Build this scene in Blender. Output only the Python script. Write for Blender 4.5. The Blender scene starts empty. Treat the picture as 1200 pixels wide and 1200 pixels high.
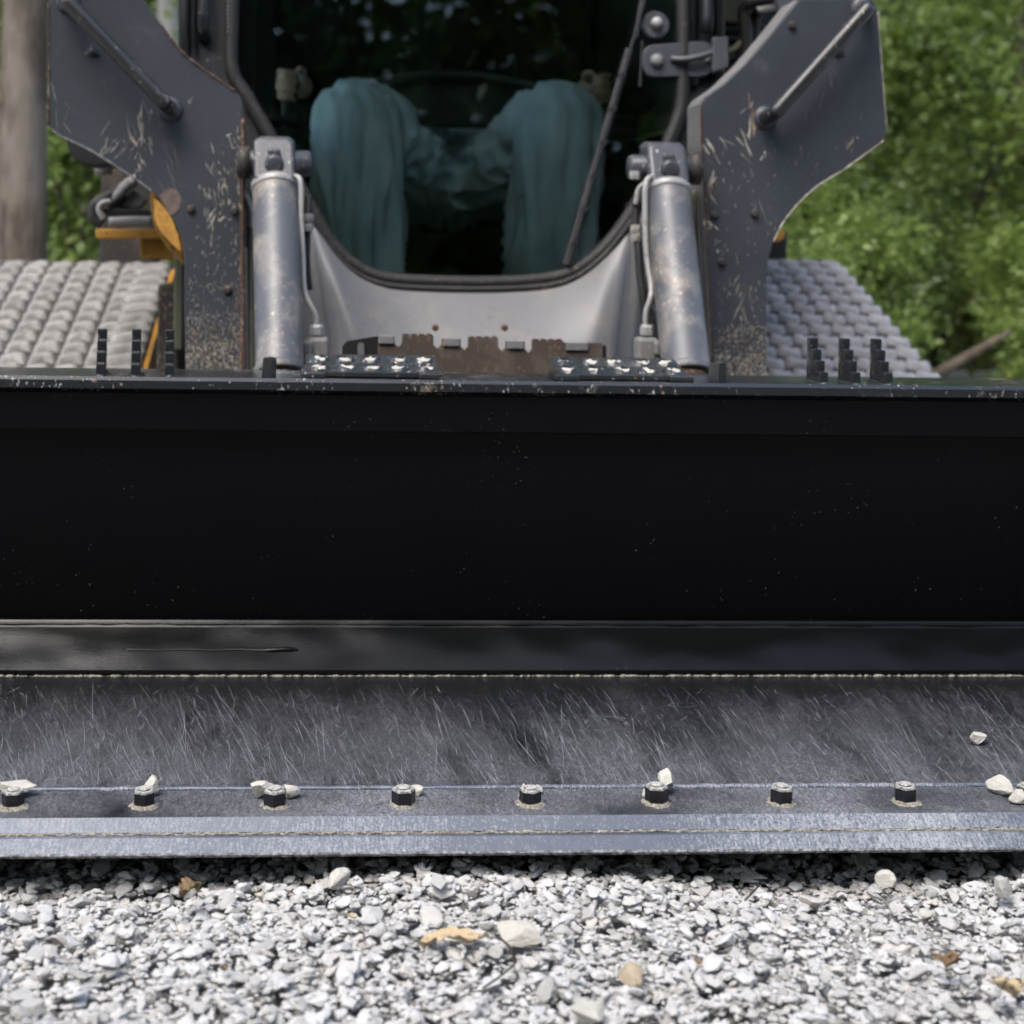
import bpy, bmesh, math, random
import numpy as np
from mathutils import Vector, Matrix, Quaternion, noise as mnoise

SC = bpy.context.scene
COL = SC.collection
R = math.radians

# ------------------------------------------------------------------ camera, sky, sun, exposure
FPX, CX, CY, HC = 1750.0, 480.0, 280.0, 0.77      # focal length and principal point in photo pixels, eye height
YAW, ROLL = R(3.3), R(0.95)
cam_data = bpy.data.cameras.new('camera')
cam = bpy.data.objects.new('camera', cam_data); COL.objects.link(cam); SC.camera = cam
FW = Vector((math.sin(YAW), math.cos(YAW), 0)); RT0 = Vector((math.cos(YAW), -math.sin(YAW), 0)); UP0 = Vector((0, 0, 1))
RT = RT0 * math.cos(ROLL) + UP0 * math.sin(ROLL); UP = UP0 * math.cos(ROLL) - RT0 * math.sin(ROLL)
cam.matrix_world = Matrix(((RT.x, UP.x, -FW.x, 0), (RT.y, UP.y, -FW.y, 0), (RT.z, UP.z, -FW.z, HC), (0, 0, 0, 1)))
cam_data.sensor_width = 36; cam_data.lens = FPX / 1200 * 36
cam_data.shift_x = (600 - CX) / 1200; cam_data.shift_y = -(600 - CY) / 1200
cam_data.clip_start = 0.05; cam_data.clip_end = 500
cam_data.dof.use_dof = True; cam_data.dof.focus_distance = 2.06; cam_data.dof.aperture_fstop = 3.9

SUN = Vector((-0.32, -0.42, 0.85)).normalized()
world = bpy.data.worlds.new('World'); SC.world = world; world.use_nodes = True
wn = world.node_tree; wn.nodes.clear()
wo = wn.nodes.new('ShaderNodeOutputWorld'); wb = wn.nodes.new('ShaderNodeBackground'); ws = wn.nodes.new('ShaderNodeTexSky')
ws.sky_type = 'NISHITA'; ws.sun_disc = False
ws.sun_elevation = math.asin(SUN.z); ws.sun_rotation = math.atan2(SUN.x, SUN.y)
ws.air_density = 1.0; ws.dust_density = 3.0; ws.ozone_density = 1.0
wn.links.new(ws.outputs[0], wb.inputs[0]); wn.links.new(wb.outputs[0], wo.inputs[0]); wb.inputs[1].default_value = 0.15
sl = bpy.data.lights.new('sun', 'SUN'); sl.energy = 1.4; sl.angle = R(36); sl.color = (1.0, 0.975, 0.94)
so = bpy.data.objects.new('sun', sl); COL.objects.link(so); so.rotation_euler = SUN.to_track_quat('Z', 'Y').to_euler(); so.location = (0, 0, 20)
vs = SC.view_settings; vs.view_transform = 'Standard'; vs.look = 'None'; vs.gamma = 1; vs.use_curve_mapping = False; vs.exposure = 1.32
SC.render.engine = 'CYCLES'; SC.cycles.use_denoising = True; SC.cycles.max_bounces = 6; SC.cycles.diffuse_bounces = 2; SC.cycles.glossy_bounces = 3; SC.cycles.transmission_bounces = 3; SC.cycles.transparent_max_bounces = 8
SC.cycles.use_adaptive_sampling = True; SC.cycles.adaptive_threshold = 0.03
SC.cycles.caustics_reflective = False; SC.cycles.caustics_refractive = False; SC.cycles.sample_clamp_indirect = 6

CAM = Vector((0, 0, HC))
def ray(px, py):
    x, y = px - CX, py - CY
    c, s = math.cos(ROLL), math.sin(ROLL)
    x, y = x * c + y * s, -x * s + y * c
    return FW + RT0 * (x / FPX) + UP0 * (-y / FPX)
def at(px, py, Y):
    d = ray(px, py); return CAM + d * (Y / d.y)
def atz(px, py, z):
    d = ray(px, py); return CAM + d * ((z - HC) / d.z)
def atp(px, py, p, n):
    d = ray(px, py); return CAM + d * ((Vector(p) - CAM).dot(n) / d.dot(n))

# ------------------------------------------------------------------ node helpers and materials
class NT:
    def __init__(s, name):
        s.m = bpy.data.materials.new(name); s.m.use_nodes = True; s.t = s.m.node_tree; s.t.nodes.clear()
        s.out = s.t.nodes.new('ShaderNodeOutputMaterial')
    def n(s, typ, ins=None, **props):
        nd = s.t.nodes.new('ShaderNode' + typ)
        for k, v in props.items(): setattr(nd, k, v)
        for k, v in (ins or {}).items():
            sk = nd.inputs[k]
            if hasattr(v, 'is_output') or isinstance(v, bpy.types.NodeSocket): s.t.links.new(v, sk)
            else:
                if sk.type == 'RGBA' and len(v) == 3: v = (*v, 1)
                sk.default_value = v
        return nd
    def coords(s, rot=(0, 0, 0), scale=(1, 1, 1), src=None, warp=0, warp_scale=5):
        if src is None: src = s.n('TexCoord').outputs['Object']
        if warp:
            nz = s.n('TexNoise', {'Vector': src, 'Scale': warp_scale, 'Detail': 2}).outputs['Color']
            a = s.n('VectorMath', {0: nz, 1: (.5, .5, .5)}, operation='SUBTRACT').outputs[0]
            a = s.n('VectorMath', {0: a, 'Scale': warp}, operation='SCALE').outputs[0]
            src = s.n('VectorMath', {0: src, 1: a}, operation='ADD').outputs[0]
        return s.n('Mapping', {'Vector': src, 'Rotation': rot, 'Scale': scale}).outputs[0]
    def noise(s, vec=None, scale=10, detail=4, rough=.55):
        return s.n('TexNoise', {'Vector': vec or s.coords(), 'Scale': scale, 'Detail': detail, 'Roughness': rough}).outputs['Fac']
    def voro(s, vec=None, scale=10, feature='F1', out='Distance', rnd=1):
        return s.n('TexVoronoi', {'Vector': vec or s.coords(), 'Scale': scale, 'Randomness': rnd}, feature=feature).outputs[out]
    def step(s, v, a, b):
        return s.n('MapRange', {'Value': v, 'From Min': a, 'From Max': b}, clamp=True).outputs[0]
    def math(s, op, a, b=0.0):
        return s.n('Math', {0: a, 1: b}, operation=op).outputs[0]
    def mix(s, f, a, b):
        nd = s.n('Mix', {'Factor': f} if not isinstance(f, float) else {}, data_type='RGBA')
        if isinstance(f, float): nd.inputs['Factor'].default_value = f
        for i, v in ((6, a), (7, b)):
            if isinstance(v, bpy.types.NodeSocket): s.t.links.new(v, nd.inputs[i])
            else: nd.inputs[i].default_value = (*v, 1)
        return nd.outputs[2]
    def ramp(s, f, stops):
        nd = s.n('ValToRGB', {'Fac': f}); e = nd.color_ramp.elements
        while len(e) < len(stops): e.new(.5)
        for el, (p, c) in zip(e, stops): el.position = p; el.color = (*c, 1)
        return nd.outputs[0]
    def bump(s, h, strength=.3, dist=.001, normal=None):
        ins = {'Height': h, 'Strength': strength, 'Distance': dist}
        if normal: ins['Normal'] = normal
        return s.n('Bump', ins).outputs[0]
    def sep(s, v): return s.n('SeparateXYZ', {0: v}).outputs
    def up(s): return s.sep(s.n('NewGeometry').outputs['Normal'])[2]
    def done(s, base, rough=.5, metal=0.0, spec=.5, normal=None, **kw):
        ins = {'Base Color': base, 'Roughness': rough, 'Metallic': metal, 'Specular IOR Level': spec}
        if normal: ins['Normal'] = normal
        for k, v in kw.items(): ins[k.replace('_', ' ')] = v
        b = s.n('BsdfPrincipled', ins); s.t.links.new(b.outputs[0], s.out.inputs[0]); return s.m

M = {}
def paint(name, col, rough=.45, chip=(.45, .42, .37), chips=.0, dust=.0, spec=.4, dustcol=(.42, .38, .32), wear=1.0):
    col, chip, dustcol = [tuple(x * .78 for x in q) for q in (col, chip, dustcol)]
    t = NT(name); c = t.coords()
    big = t.noise(c, 6, 5); base = t.mix(big, tuple(x * .75 for x in col), tuple(x * 1.25 for x in col))
    if chips:
        fine = t.noise(t.coords(scale=(1, 1, .55)), 170, 3, .6); region = t.noise(c, 7, 3)
        m = t.step(t.math('ADD', fine, t.math('MULTIPLY', region, .35)), .86 - chips * .2, .90 - chips * .2)
        hue = t.mix(t.step(t.noise(c, 40, 2), .45, .6), chip, (.16, .085, .05))
        base = t.mix(m, base, hue)
    if dust:
        d = t.step(t.noise(c, 14, 6, .65), .62 - dust * .25, .82 - dust * .1)
        base = t.mix(t.math('MULTIPLY', d, .75), base, dustcol)
    rg = t.n('MapRange', {'Value': big, 'To Min': rough - .1, 'To Max': rough + .15}).outputs[0]
    nb = t.bump(t.noise(c, 300, 2), .12 * wear, .001)
    M[name] = t.done(base, rg, 0, spec, nb); return M[name]

# bucket paint, steels
t = NT('black_paint'); c = t.coords()
sp = t.voro(c, 95); msk = t.noise(c, 9, 3); spr = t.math('MULTIPLY', t.step(msk, .42, .70), .15)
sp = t.math('LESS_THAN', sp, spr)
base = t.mix(t.math('MULTIPLY', sp, .5), (.0022, .0023, .0028), (.16, .16, .16))
M['black_paint'] = t.done(base, t.n('MapRange', {'Value': t.noise(c, 12, 4), 'To Min': .26, 'To Max': .42}).outputs[0], 0, .16, t.bump(t.noise(t.coords(scale=(1, 1, 1)), 60, 2), .05, .002))
t = NT('gloss_black'); c = t.coords()
sp = t.math('LESS_THAN', t.voro(c, 80), t.math('MULTIPLY', t.step(t.noise(c, 9, 3), .45, .7), .07))
M['gloss_black'] = t.done(t.mix(t.math('MULTIPLY', sp, .5), (.0028, .0032, .003), (.2, .2, .18)), .13, 0, .2,
    t.bump(t.noise(t.coords(scale=(2.2, 3, 3)), 1.5, 2), .95, .012, t.bump(t.noise(c, 420, 2), .16, .001)))
def dusty_steel(name, dark, light, patches, rough=.42, stretch=(9, 1.6, 1.6), clear=None):
    t = NT(name); src = t.n('TexCoord').outputs['Object']
    cl = t.noise(t.coords(rot=(0, 0, R(-20)), scale=stretch, src=src, warp=.12), 1.5, 5, .62)
    fine = t.noise(t.coords(src=src, scale=(1, .5, 1)), 420, 5, .8); mid = t.noise(t.coords(rot=(0, 0, R(-18)), src=src, scale=(1.6, .35, 1)), 130, 4, .7)
    d = t.math('MULTIPLY', t.step(cl, .28, .76), t.n('MapRange', {'Value': fine, 'From Min': .38, 'From Max': .68, 'To Min': .1, 'To Max': 1.7}).outputs[0])
    d = t.math('MULTIPLY', d, t.n('MapRange', {'Value': mid, 'From Min': .3, 'From Max': .7, 'To Min': .55, 'To Max': 1.35}).outputs[0])
    spk = t.math('MULTIPLY', t.step(fine, .66, .72), .5)
    f = t.n('Clamp', {0: t.math('ADD', t.math('MULTIPLY', d, patches), t.math('MULTIPLY', spk, patches))}).outputs[0]
    if clear:      # shade toward the back painted in: dust fades to dark, uneven border
        y = t.sep(src)[1]; edge = t.math('ADD', y, t.math('MULTIPLY', t.noise(t.coords(scale=(7, 1, 1), src=src), 1.2, 4), .22))
        f = t.math('MULTIPLY', f, t.n('MapRange', {'Value': edge, 'From Min': clear[0], 'From Max': clear[1], 'To Min': 1.15, 'To Max': .06}).outputs[0])
    M[name] = t.done(t.mix(f, dark, light), t.n('MapRange', {'Value': f, 'To Min': rough - .06, 'To Max': rough + .25}).outputs[0], 0, .4, t.bump(fine, .15, .0005))
dusty_steel('floor_steel', (.0055, .006, .0075), (.32, .326, .345), .48, clear=(2.10, 2.50))
dusty_steel('edge_top_steel', (.011, .012, .0148), (.36, .37, .39), .62, .44, (3, 3, 3))
for nm_, cc_ in (('scratch_bright', (.30, .306, .322)), ('scratch_mid', (.14, .143, .152)), ('scratch_faint', (.064, .066, .072))):
    t = NT(nm_); M[nm_] = t.done(cc_, .5, 0, .5)
# bevels of the cutting edges: ground steel with white dust
t = NT('bevel_steel'); c = t.coords()
streak = t.noise(t.coords(scale=(60, 14, 14)), 6, 4, .7); sp = t.noise(c, 330, 4, .75); reg = t.noise(c, 2.2, 4)
f = t.n('Clamp', {0: t.math('MULTIPLY', t.step(t.math('ADD', t.math('MULTIPLY', streak, .5), t.math('ADD', t.math('MULTIPLY', sp, .5), t.math('MULTIPLY', reg, .6))), .78, .98), 1)}).outputs[0]
M['bevel_steel'] = t.done(t.mix(f, (.085, .096, .118), (.32, .332, .348)), t.n('MapRange', {'Value': f, 'To Min': .45, 'To Max': .85}).outputs[0], t.math('SUBTRACT', .38, t.math('MULTIPLY', f, .35)), .5, t.bump(sp, .25, .0006))
t = NT('worn_edge'); c = t.coords()
M['worn_edge'] = t.done(t.mix(t.step(t.noise(c, 180, 4, .7), .40, .66), (.03, .032, .033), (.26, .27, .27)), .6, .1, .5, t.bump(t.noise(c, 160, 4), .4, .002))
t = NT('grit'); c = t.coords()
M['grit'] = t.done(t.mix(t.step(t.noise(c, 300, 4, .7), .35, .65), (.10, .09, .07), (.40, .37, .30)), .95, 0, .2, t.bump(t.noise(c, 350, 3), 1, .003))
t = NT('bolt_black'); c = t.coords()
u = t.step(t.up(), .2, .75); nz = t.noise(c, 240, 4, .7)
f = t.math('MAXIMUM', t.math('MULTIPLY', u, t.step(nz, .28, .6)), t.step(nz, .70, .78))
M['bolt_black'] = t.done(t.mix(f, (.008, .008, .010), (.42, .41, .37)), t.n('MapRange', {'Value': f, 'To Min': .25, 'To Max': .9}).outputs[0], 0, .5, t.bump(nz, .2, .001))
# machine paints
paint('arm_paint', (.049, .055, .066), .40, chips=0, dust=.04, dustcol=(.12, .125, .13))
paint('arm_paint_low', (.055, .061, .070), .5, chips=.75, dust=.45, chip=(.46, .40, .32), dustcol=(.34, .30, .25))
paint('flange_paint', (.20, .195, .19), .45, chips=.35, dust=.4, dustcol=(.36, .34, .31))
paint('handle_paint', (.018, .019, .021), .34, chips=.22, dust=.12, chip=(.38, .35, .30), spec=.55)
paint('cylinder_paint', (.088, .092, .102), .42, chips=.26, dust=.55, chip=(.40, .33, .24), dustcol=(.40, .35, .28), spec=.55)
paint('head_paint', (.055, .060, .070), .36, chips=.2, dust=.22, dustcol=(.36, .33, .29))
paint('panel_grey', (.155, .155, .160), .40, chips=.2, dust=.45, chip=(.12, .085, .055), dustcol=(.24, .215, .17))
paint('cab_dark', (.013, .015, .019), .42, chips=.05, dust=.1, dustcol=(.10, .10, .10))
paint('pad_paint', (.02, .024, .026), .32, chips=.2, dust=.12, chip=(.5, .5, .5), dustcol=(.30, .30, .29), spec=.55)
paint('bar_paint', (.012, .0145, .016), .22, chips=.25, dust=.05, chip=(.4, .42, .42), spec=.7)
paint('orange_paint', (.50, .25, .035), .5, chips=.4, dust=.35, chip=(.12, .07, .04), dustcol=(.30, .22, .13))
paint('dark_iron', (.035, .03, .026), .6, chips=.3, dust=.4, chip=(.3, .25, .2), dustcol=(.16, .12, .09))
paint('rust_plate', (.075, .055, .042), .75, chips=.3, dust=.5, chip=(.20, .11, .06), dustcol=(.17, .135, .105), wear=3)
paint('rust_edge', (.085, .045, .03), .8, chips=.5, dust=.4, chip=(.30, .24, .2), dustcol=(.05, .045, .045), wear=3)
paint('olive', (.115, .115, .075), .6, dust=.3, dustcol=(.18, .17, .13))
paint('silver_pipe', (.34, .335, .32), .35, chips=.35, dust=.3, chip=(.2, .15, .1), dustcol=(.42, .40, .36), spec=.7)
paint('hose_rubber', (.012, .012, .012), .55, dust=.2, dustcol=(.06, .055, .05))
paint('seal_rubber', (.010, .0095, .009), .6, chips=.2, dust=.2, chip=(.10, .09, .08), dustcol=(.045, .04, .035), wear=4)
paint('wiper_rubber', (.03, .028, .029), .5, chips=.2, dust=.3, chip=(.15, .13, .12), dustcol=(.09, .08, .08))
paint('seat_vinyl', (.006, .0065, .006), .6, dust=.1, dustcol=(.04, .04, .035))
paint('console', (.02, .022, .02), .5, dust=.15, dustcol=(.06, .06, .05))
paint('cab_floor', (.08, .08, .075), .7, dust=.5, dustcol=(.15, .14, .12))
def chipmat(name, a, b):
    t = NT(name); c = t.coords(); M[name] = t.done(t.mix(t.step(t.noise(c, 110, 3), .4, .6), a, b), .8, 0, .2)
chipmat('chip_pale', (.48, .45, .39), (.32, .28, .22)); chipmat('chip_rust', (.15, .085, .05), (.26, .19, .13)); chipmat('chip_grey', (.16, .16, .16), (.11, .11, .105))
chipmat('worn_brown', (.115, .085, .075), (.16, .12, .10)); chipmat('worn_orange', (.46, .24, .05), (.34, .17, .045))
# track rubber coated in stone dust
def trackmat(name, a, b, dk):
    t = NT(name); c = t.coords(); oi = t.n('ObjectInfo').outputs['Random']
    w = t.n('VectorMath', {0: t.n('NewGeometry').outputs['Position'], 1: (0, 0, 0)}, operation='ADD').outputs[0]
    f = t.noise(w, 26, 6, .65); g = t.noise(w, 240, 3)
    base = t.mix(t.step(f, .3, .66), a, b); base = t.mix(t.step(t.math('ADD', f, t.math('MULTIPLY', g, .4)), .52, .42), base, dk)
    base = t.mix(t.math('MULTIPLY', oi, .3), base, dk)
    M[name] = t.done(base, .85, 0, .25, t.bump(t.math('ADD', t.math('MULTIPLY', t.noise(w, 60, 3), 1.5), g), .5, .004))
trackmat('track_lug_warm', (.20, .193, .18), (.33, .322, .31), (.07, .063, .055))
trackmat('track_lug_skylit', (.22, .222, .235), (.33, .333, .35), (.10, .10, .103))  # bluish tint is skylight painted into this side's dusty rubber
paint('track_band', (.04, .038, .036), .8, dust=.5, dustcol=(.12, .115, .105))
# glass
t = NT('tinted_glass')
gl = t.n('BsdfGlossy', {'Color': (.95, 1, .98), 'Roughness': .0}); tr = t.n('BsdfTransparent', {'Color': (.89, .968, .965)})
fr = t.n('Fresnel', {'IOR': 1.52}).outputs[0]
dirt = t.n('BsdfDiffuse', {'Color': (.28, .28, .26)}); dm = t.math('MULTIPLY', t.math('LESS_THAN', t.voro(t.coords(), 62), t.math('MULTIPLY', t.step(t.noise(t.coords(), 6, 3), .5, .75), .06)), .6)
mx = t.n('MixShader', {0: fr, 1: tr.outputs[0], 2: gl.outputs[0]}); mx2 = t.n('MixShader', {0: dm, 1: mx.outputs[0], 2: dirt.outputs[0]})
t.t.links.new(mx2.outputs[0], t.out.inputs[0]); M['tinted_glass'] = t.m
# person
t = NT('denim'); c = t.coords(); wv = t.noise(t.coords(scale=(1, 1, 1.3)), 420, 2)
fade = t.noise(c, 8, 4)
M['denim'] = t.done(t.mix(t.step(fade, .3, .7), (.42, .52, .55), (.64, .72, .73)), .9, 0, .15, t.bump(wv, .25, .001))
t = NT('skin'); M['skin'] = t.done(t.mix(t.noise(None, 40, 3), (.40, .24, .16), (.52, .34, .24)), .5, 0, .4)
t = NT('dark_shirt'); M['dark_shirt'] = t.done(t.mix(t.noise(None, 30, 3), (.002, .0024, .0024), (.005, .006, .006)), 1.0, 0, .03)
t = NT('hair'); M['hair'] = t.done(t.mix(t.noise(t.coords(scale=(1, 1, .2)), 200, 2), (.02, .013, .009), (.06, .04, .025)), .6)
# stones
def stonemat(name, lo, hi):
    t = NT(name); rnd = t.n('NewGeometry').outputs['Random Per Island']; c = t.coords()
    b = t.ramp(rnd, [(0, lo), (.18, (.37, .365, .345)), (.42, (.43, .425, .41)), (.85, hi), (.95, (.43, .405, .36)), (1, (.38, .38, .385))])
    n1 = t.noise(c, 110, 5, .65)
    b = t.mix(t.math('MULTIPLY', t.step(n1, .45, .75), .35), b, (.27, .26, .245)); b = t.mix(t.math('MULTIPLY', t.step(t.noise(c, 45, 4), .55, .75), .4), b, (.54, .53, .51))
    M[name] = t.done(b, .9, 0, .2, t.bump(t.math('ADD', n1, t.math('MULTIPLY', t.noise(c, 500, 3), .5)), .35, .002))
stonemat('crushed_stone', (.32, .312, .295), (.475, .472, .462))
t = NT('pale_stone'); c = t.coords(); M['pale_stone'] = t.done(t.mix(t.noise(c, 70, 5, .6), (.32, .30, .25), (.50, .485, .44)), .9, 0, .2, t.bump(t.noise(c, 160, 5), .5, .003))
t = NT('ochre_stone'); c = t.coords(); M['ochre_stone'] = t.done(t.mix(t.noise(c, 60, 5, .6), (.26, .19, .11), (.44, .39, .29)), .9, 0, .2, t.bump(t.noise(c, 160, 5), .5, .003))
t = NT('ground_dirt'); c = t.coords(); M['ground_dirt'] = t.done(t.mix(t.noise(c, 60, 6, .7), (.26, .25, .235), (.40, .395, .38)), .95, 0, .1, t.bump(t.voro(c, 55), 1, .02))
t = NT('woodland_floor'); c = t.coords(); M['woodland_floor'] = t.done(t.mix(t.noise(c, 3, 6, .7), (.02, .028, .01), (.07, .075, .03)), .95, 0, .1, t.bump(t.noise(c, 12, 5), 1, .1))
# leaves, bark
def leafmat(name, cols, trans=.45):
    t = NT(name); rnd = t.n('NewGeometry').outputs['Random Per Island']
    b = t.ramp(rnd, [(i / (len(cols) - 1), cc) for i, cc in enumerate(cols)])
    pb = t.n('BsdfPrincipled', {'Base Color': b, 'Roughness': .42, 'Specular IOR Level': .5})
    tl = t.n('BsdfTranslucent', {'Color': t.mix(.5, b, (.20, .27, .035))})
    mx = t.n('MixShader', {0: trans, 1: pb.outputs[0], 2: tl.outputs[0]}); t.t.links.new(mx.outputs[0], t.out.inputs[0]); M[name] = t.m
leafmat('leaf_fresh', [(.13, .20, .045), (.21, .29, .07), (.29, .36, .11), (.16, .24, .075)], .55)
leafmat('leaf_mid', [(.09, .14, .032), (.14, .20, .048), (.20, .26, .07), (.11, .16, .055)], .55)
leafmat('leaf_dark', [(.04, .07, .02), (.085, .125, .034), (.14, .185, .055)], .45)  # dark greens also paint deep shade into the undergrowth and one shrub
def barkmat(name, a, b, cc):
    t = NT(name); c = t.coords(scale=(1, 1, .22)); f = t.noise(c, 38, 6, .7); g = t.noise(t.coords(scale=(1, 1, .35)), 6, 3)
    base = t.mix(t.step(f, .35, .65), a, b); base = t.mix(t.math('MULTIPLY', t.step(g, .45, .62), .7), base, cc)
    M[name] = t.done(base, .9, 0, .2, t.bump(f, 1, .02))
barkmat('bark_grey', (.06, .048, .037), (.17, .14, .11), (.25, .22, .185)); barkmat('bark_pale', (.26, .25, .23), (.42, .40, .37), (.5, .48, .45)); barkmat('bark_dark', (.03, .025, .02), (.08, .065, .05), (.06, .05, .04))
t = NT('dry_leaf'); c = t.coords(); M['dry_leaf'] = t.done(t.mix(t.noise(c, 60, 5), (.34, .25, .14), (.50, .41, .27)), .8, 0, .25, t.bump(t.noise(c, 120, 4), .6, .003))
t = NT('brown_leaf'); c = t.coords(); M['brown_leaf'] = t.done(t.mix(t.noise(c, 60, 5), (.07, .045, .022), (.26, .18, .10)), .8, 0, .25, t.bump(t.noise(c, 120, 4), .6, .003))

# ------------------------------------------------------------------ geometry helpers
class MB:
    def __init__(s): s.v = []; s.f = []; s.mi = []; s.cur = 0
    def add(s, verts, faces):
        o = len(s.v); s.v += [tuple(v) for v in verts]; s.f += [tuple(i + o for i in f) for f in faces]; s.mi += [s.cur] * len(faces); return s
    def box(s, c, size, rot=None):
        c = Vector(c); hx, hy, hz = (x / 2 for x in size); vs_ = []
        for sx, sy, sz in ((-1, -1, -1), (1, -1, -1), (1, 1, -1), (-1, 1, -1), (-1, -1, 1), (1, -1, 1), (1, 1, 1), (-1, 1, 1)):
            p = Vector((sx * hx, sy * hy, sz * hz)); vs_.append(c + (rot @ p if rot else p))
        return s.add(vs_, [(0, 3, 2, 1), (4, 5, 6, 7), (0, 1, 5, 4), (1, 2, 6, 5), (2, 3, 7, 6), (3, 0, 4, 7)])
    def prism(s, pts, d):
        n = len(pts); pts = [Vector(p) for p in pts]; d = Vector(d)
        nr = Vector((0, 0, 0))
        for i in range(n): nr += pts[i].cross(pts[(i + 1) % n])
        if nr.dot(d) > 0: pts = pts[::-1]
        f = [tuple(range(n)), tuple(range(2 * n - 1, n - 1, -1))] + [(i, i + n, (i + 1) % n + n, (i + 1) % n) for i in range(n)]
        f[2:] = [tuple(reversed((i, (i + 1) % n, (i + 1) % n + n, i + n))) for i in range(n)]
        return s.add(pts + [p + d for p in pts], f)
    def tube(s, path, r, seg=12, cap=True):
        path = [Vector(p) for p in path]; n = len(path); rr = r if isinstance(r, (list, tuple)) else [r] * n
        tn = [(path[min(i + 1, n - 1)] - path[max(i - 1, 0)]).normalized() for i in range(n)]
        a = Vector((0, 0, 1)) if abs(tn[0].z) < .9 else Vector((1, 0, 0)); u = tn[0].cross(a).normalized(); vs_ = []
        for i in range(n):
            u = (u - tn[i] * u.dot(tn[i])).normalized(); w = tn[i].cross(u)
            vs_ += [path[i] + (u * math.cos(2 * math.pi * k / seg) + w * math.sin(2 * math.pi * k / seg)) * rr[i] for k in range(seg)]
        f = [(i * seg + k, i * seg + (k + 1) % seg, (i + 1) * seg + (k + 1) % seg, (i + 1) * seg + k) for i in range(n - 1) for k in range(seg)]
        if cap: f += [tuple(range(seg))[::-1], tuple(range((n - 1) * seg, n * seg))]
        return s.add(vs_, f)
    def strip(s, prof, xs):      # profile [(y,z)] swept along x positions
        n = len(prof); vs_ = [(x, y, z) for x in xs for y, z in prof]
        return s.add(vs_, [(i * n + k, i * n + k + 1, (i + 1) * n + k + 1, (i + 1) * n + k) for i in range(len(xs) - 1) for k in range(n - 1)])
    def build(s, name, mat, parent=None, smooth=False, bevel=0, bseg=2, sub=0, mats=None):
        me = bpy.data.meshes.new(name); me.from_pydata(s.v, [], s.f)
        for m_ in (mats or [mat]): me.materials.append(M[m_])
        if mats: me.polygons.foreach_set('material_index', s.mi)
        bm = bmesh.new(); bm.from_mesh(me); bmesh.ops.recalc_face_normals(bm, faces=bm.faces); bm.to_mesh(me); bm.free()
        if smooth: me.polygons.foreach_set('use_smooth', [True] * len(me.polygons))
        return link(name, me, parent, bevel, bseg, sub)
def link(name, me, parent=None, bevel=0, bseg=2, sub=0):
    o = bpy.data.objects.new(name, me); COL.objects.link(o)
    if parent: adopt(o, parent)
    if bevel:
        b = o.modifiers.new('bevel', 'BEVEL'); b.width = bevel; b.segments = bseg; b.limit_method = 'ANGLE'; b.angle_limit = R(35)
    if sub:
        b = o.modifiers.new('sub', 'SUBSURF'); b.levels = sub; b.render_levels = sub
    return o
def wmat(o):
    m = o.matrix_basis.copy()
    return (wmat(o.parent) @ o.matrix_parent_inverse @ m) if o.parent else m
def adopt(o, parent):
    o.parent = parent; o.matrix_parent_inverse = wmat(parent).inverted()
def tag(o, label=None, cat=None, group=None, kind=None):
    for k, v in (('label', label), ('category', cat), ('group', group), ('kind', kind)):
        if v: o[k] = v
    return o
def thing(name, loc, label, cat, group=None):
    o = bpy.data.objects.new(name, None); COL.objects.link(o); o.location = loc; o.empty_display_size = .1
    return tag(o, label, cat, group)
def smooth_path(pts, n=6):
    pts = [Vector(p) for p in pts]; out = []
    for i in range(len(pts) - 1):
        p0, p1, p2, p3 = pts[max(i - 1, 0)], pts[i], pts[i + 1], pts[min(i + 2, len(pts) - 1)]
        for k in range(n):
            u = k / n; out.append(.5 * ((2 * p1) + (p2 - p0) * u + (2 * p0 - 5 * p1 + 4 * p2 - p3) * u * u + (3 * p1 - p0 - 3 * p2 + p3) * u ** 3))
    return out + [pts[-1]]
def round_poly(pts, r, n=4):      # round 2-D or 3-D polygon corners
    pts = [Vector(p) for p in pts]; out = []; N = len(pts)
    for i in range(N):
        a, b, c = pts[i - 1], pts[i], pts[(i + 1) % N]; d1 = (a - b); d2 = (c - b)
        q = min(r, d1.length * .45, d2.length * .45); s_, e_ = b + d1.normalized() * q, b + d2.normalized() * q
        for k in range(n + 1):
            u = k / n; out.append(s_.lerp(b, u).lerp(b.lerp(e_, u), u))
    return out
def frames(p, q):                 # rotation taking +Z onto q-p
    return (Vector(q) - Vector(p)).to_track_quat('Z', 'Y').to_matrix()
def lathe(mb, p, q, prof, seg=28):     # prof [(t 0..1 along p->q, radius)]
    p, q = Vector(p), Vector(q); m = frames(p, q); L = (q - p).length
    vs_ = [p + m @ Vector((r * math.cos(2 * math.pi * k / seg), r * math.sin(2 * math.pi * k / seg), t_ * L)) for t_, r in prof for k in range(seg)]
    n = len(prof); f = [(i * seg + k, i * seg + (k + 1) % seg, (i + 1) * seg + (k + 1) % seg, (i + 1) * seg + k) for i in range(n - 1) for k in range(seg)]
    f += [tuple(range(seg))[::-1], tuple(range((n - 1) * seg, n * seg))]
    mb.add(vs_, f); return mb

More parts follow.
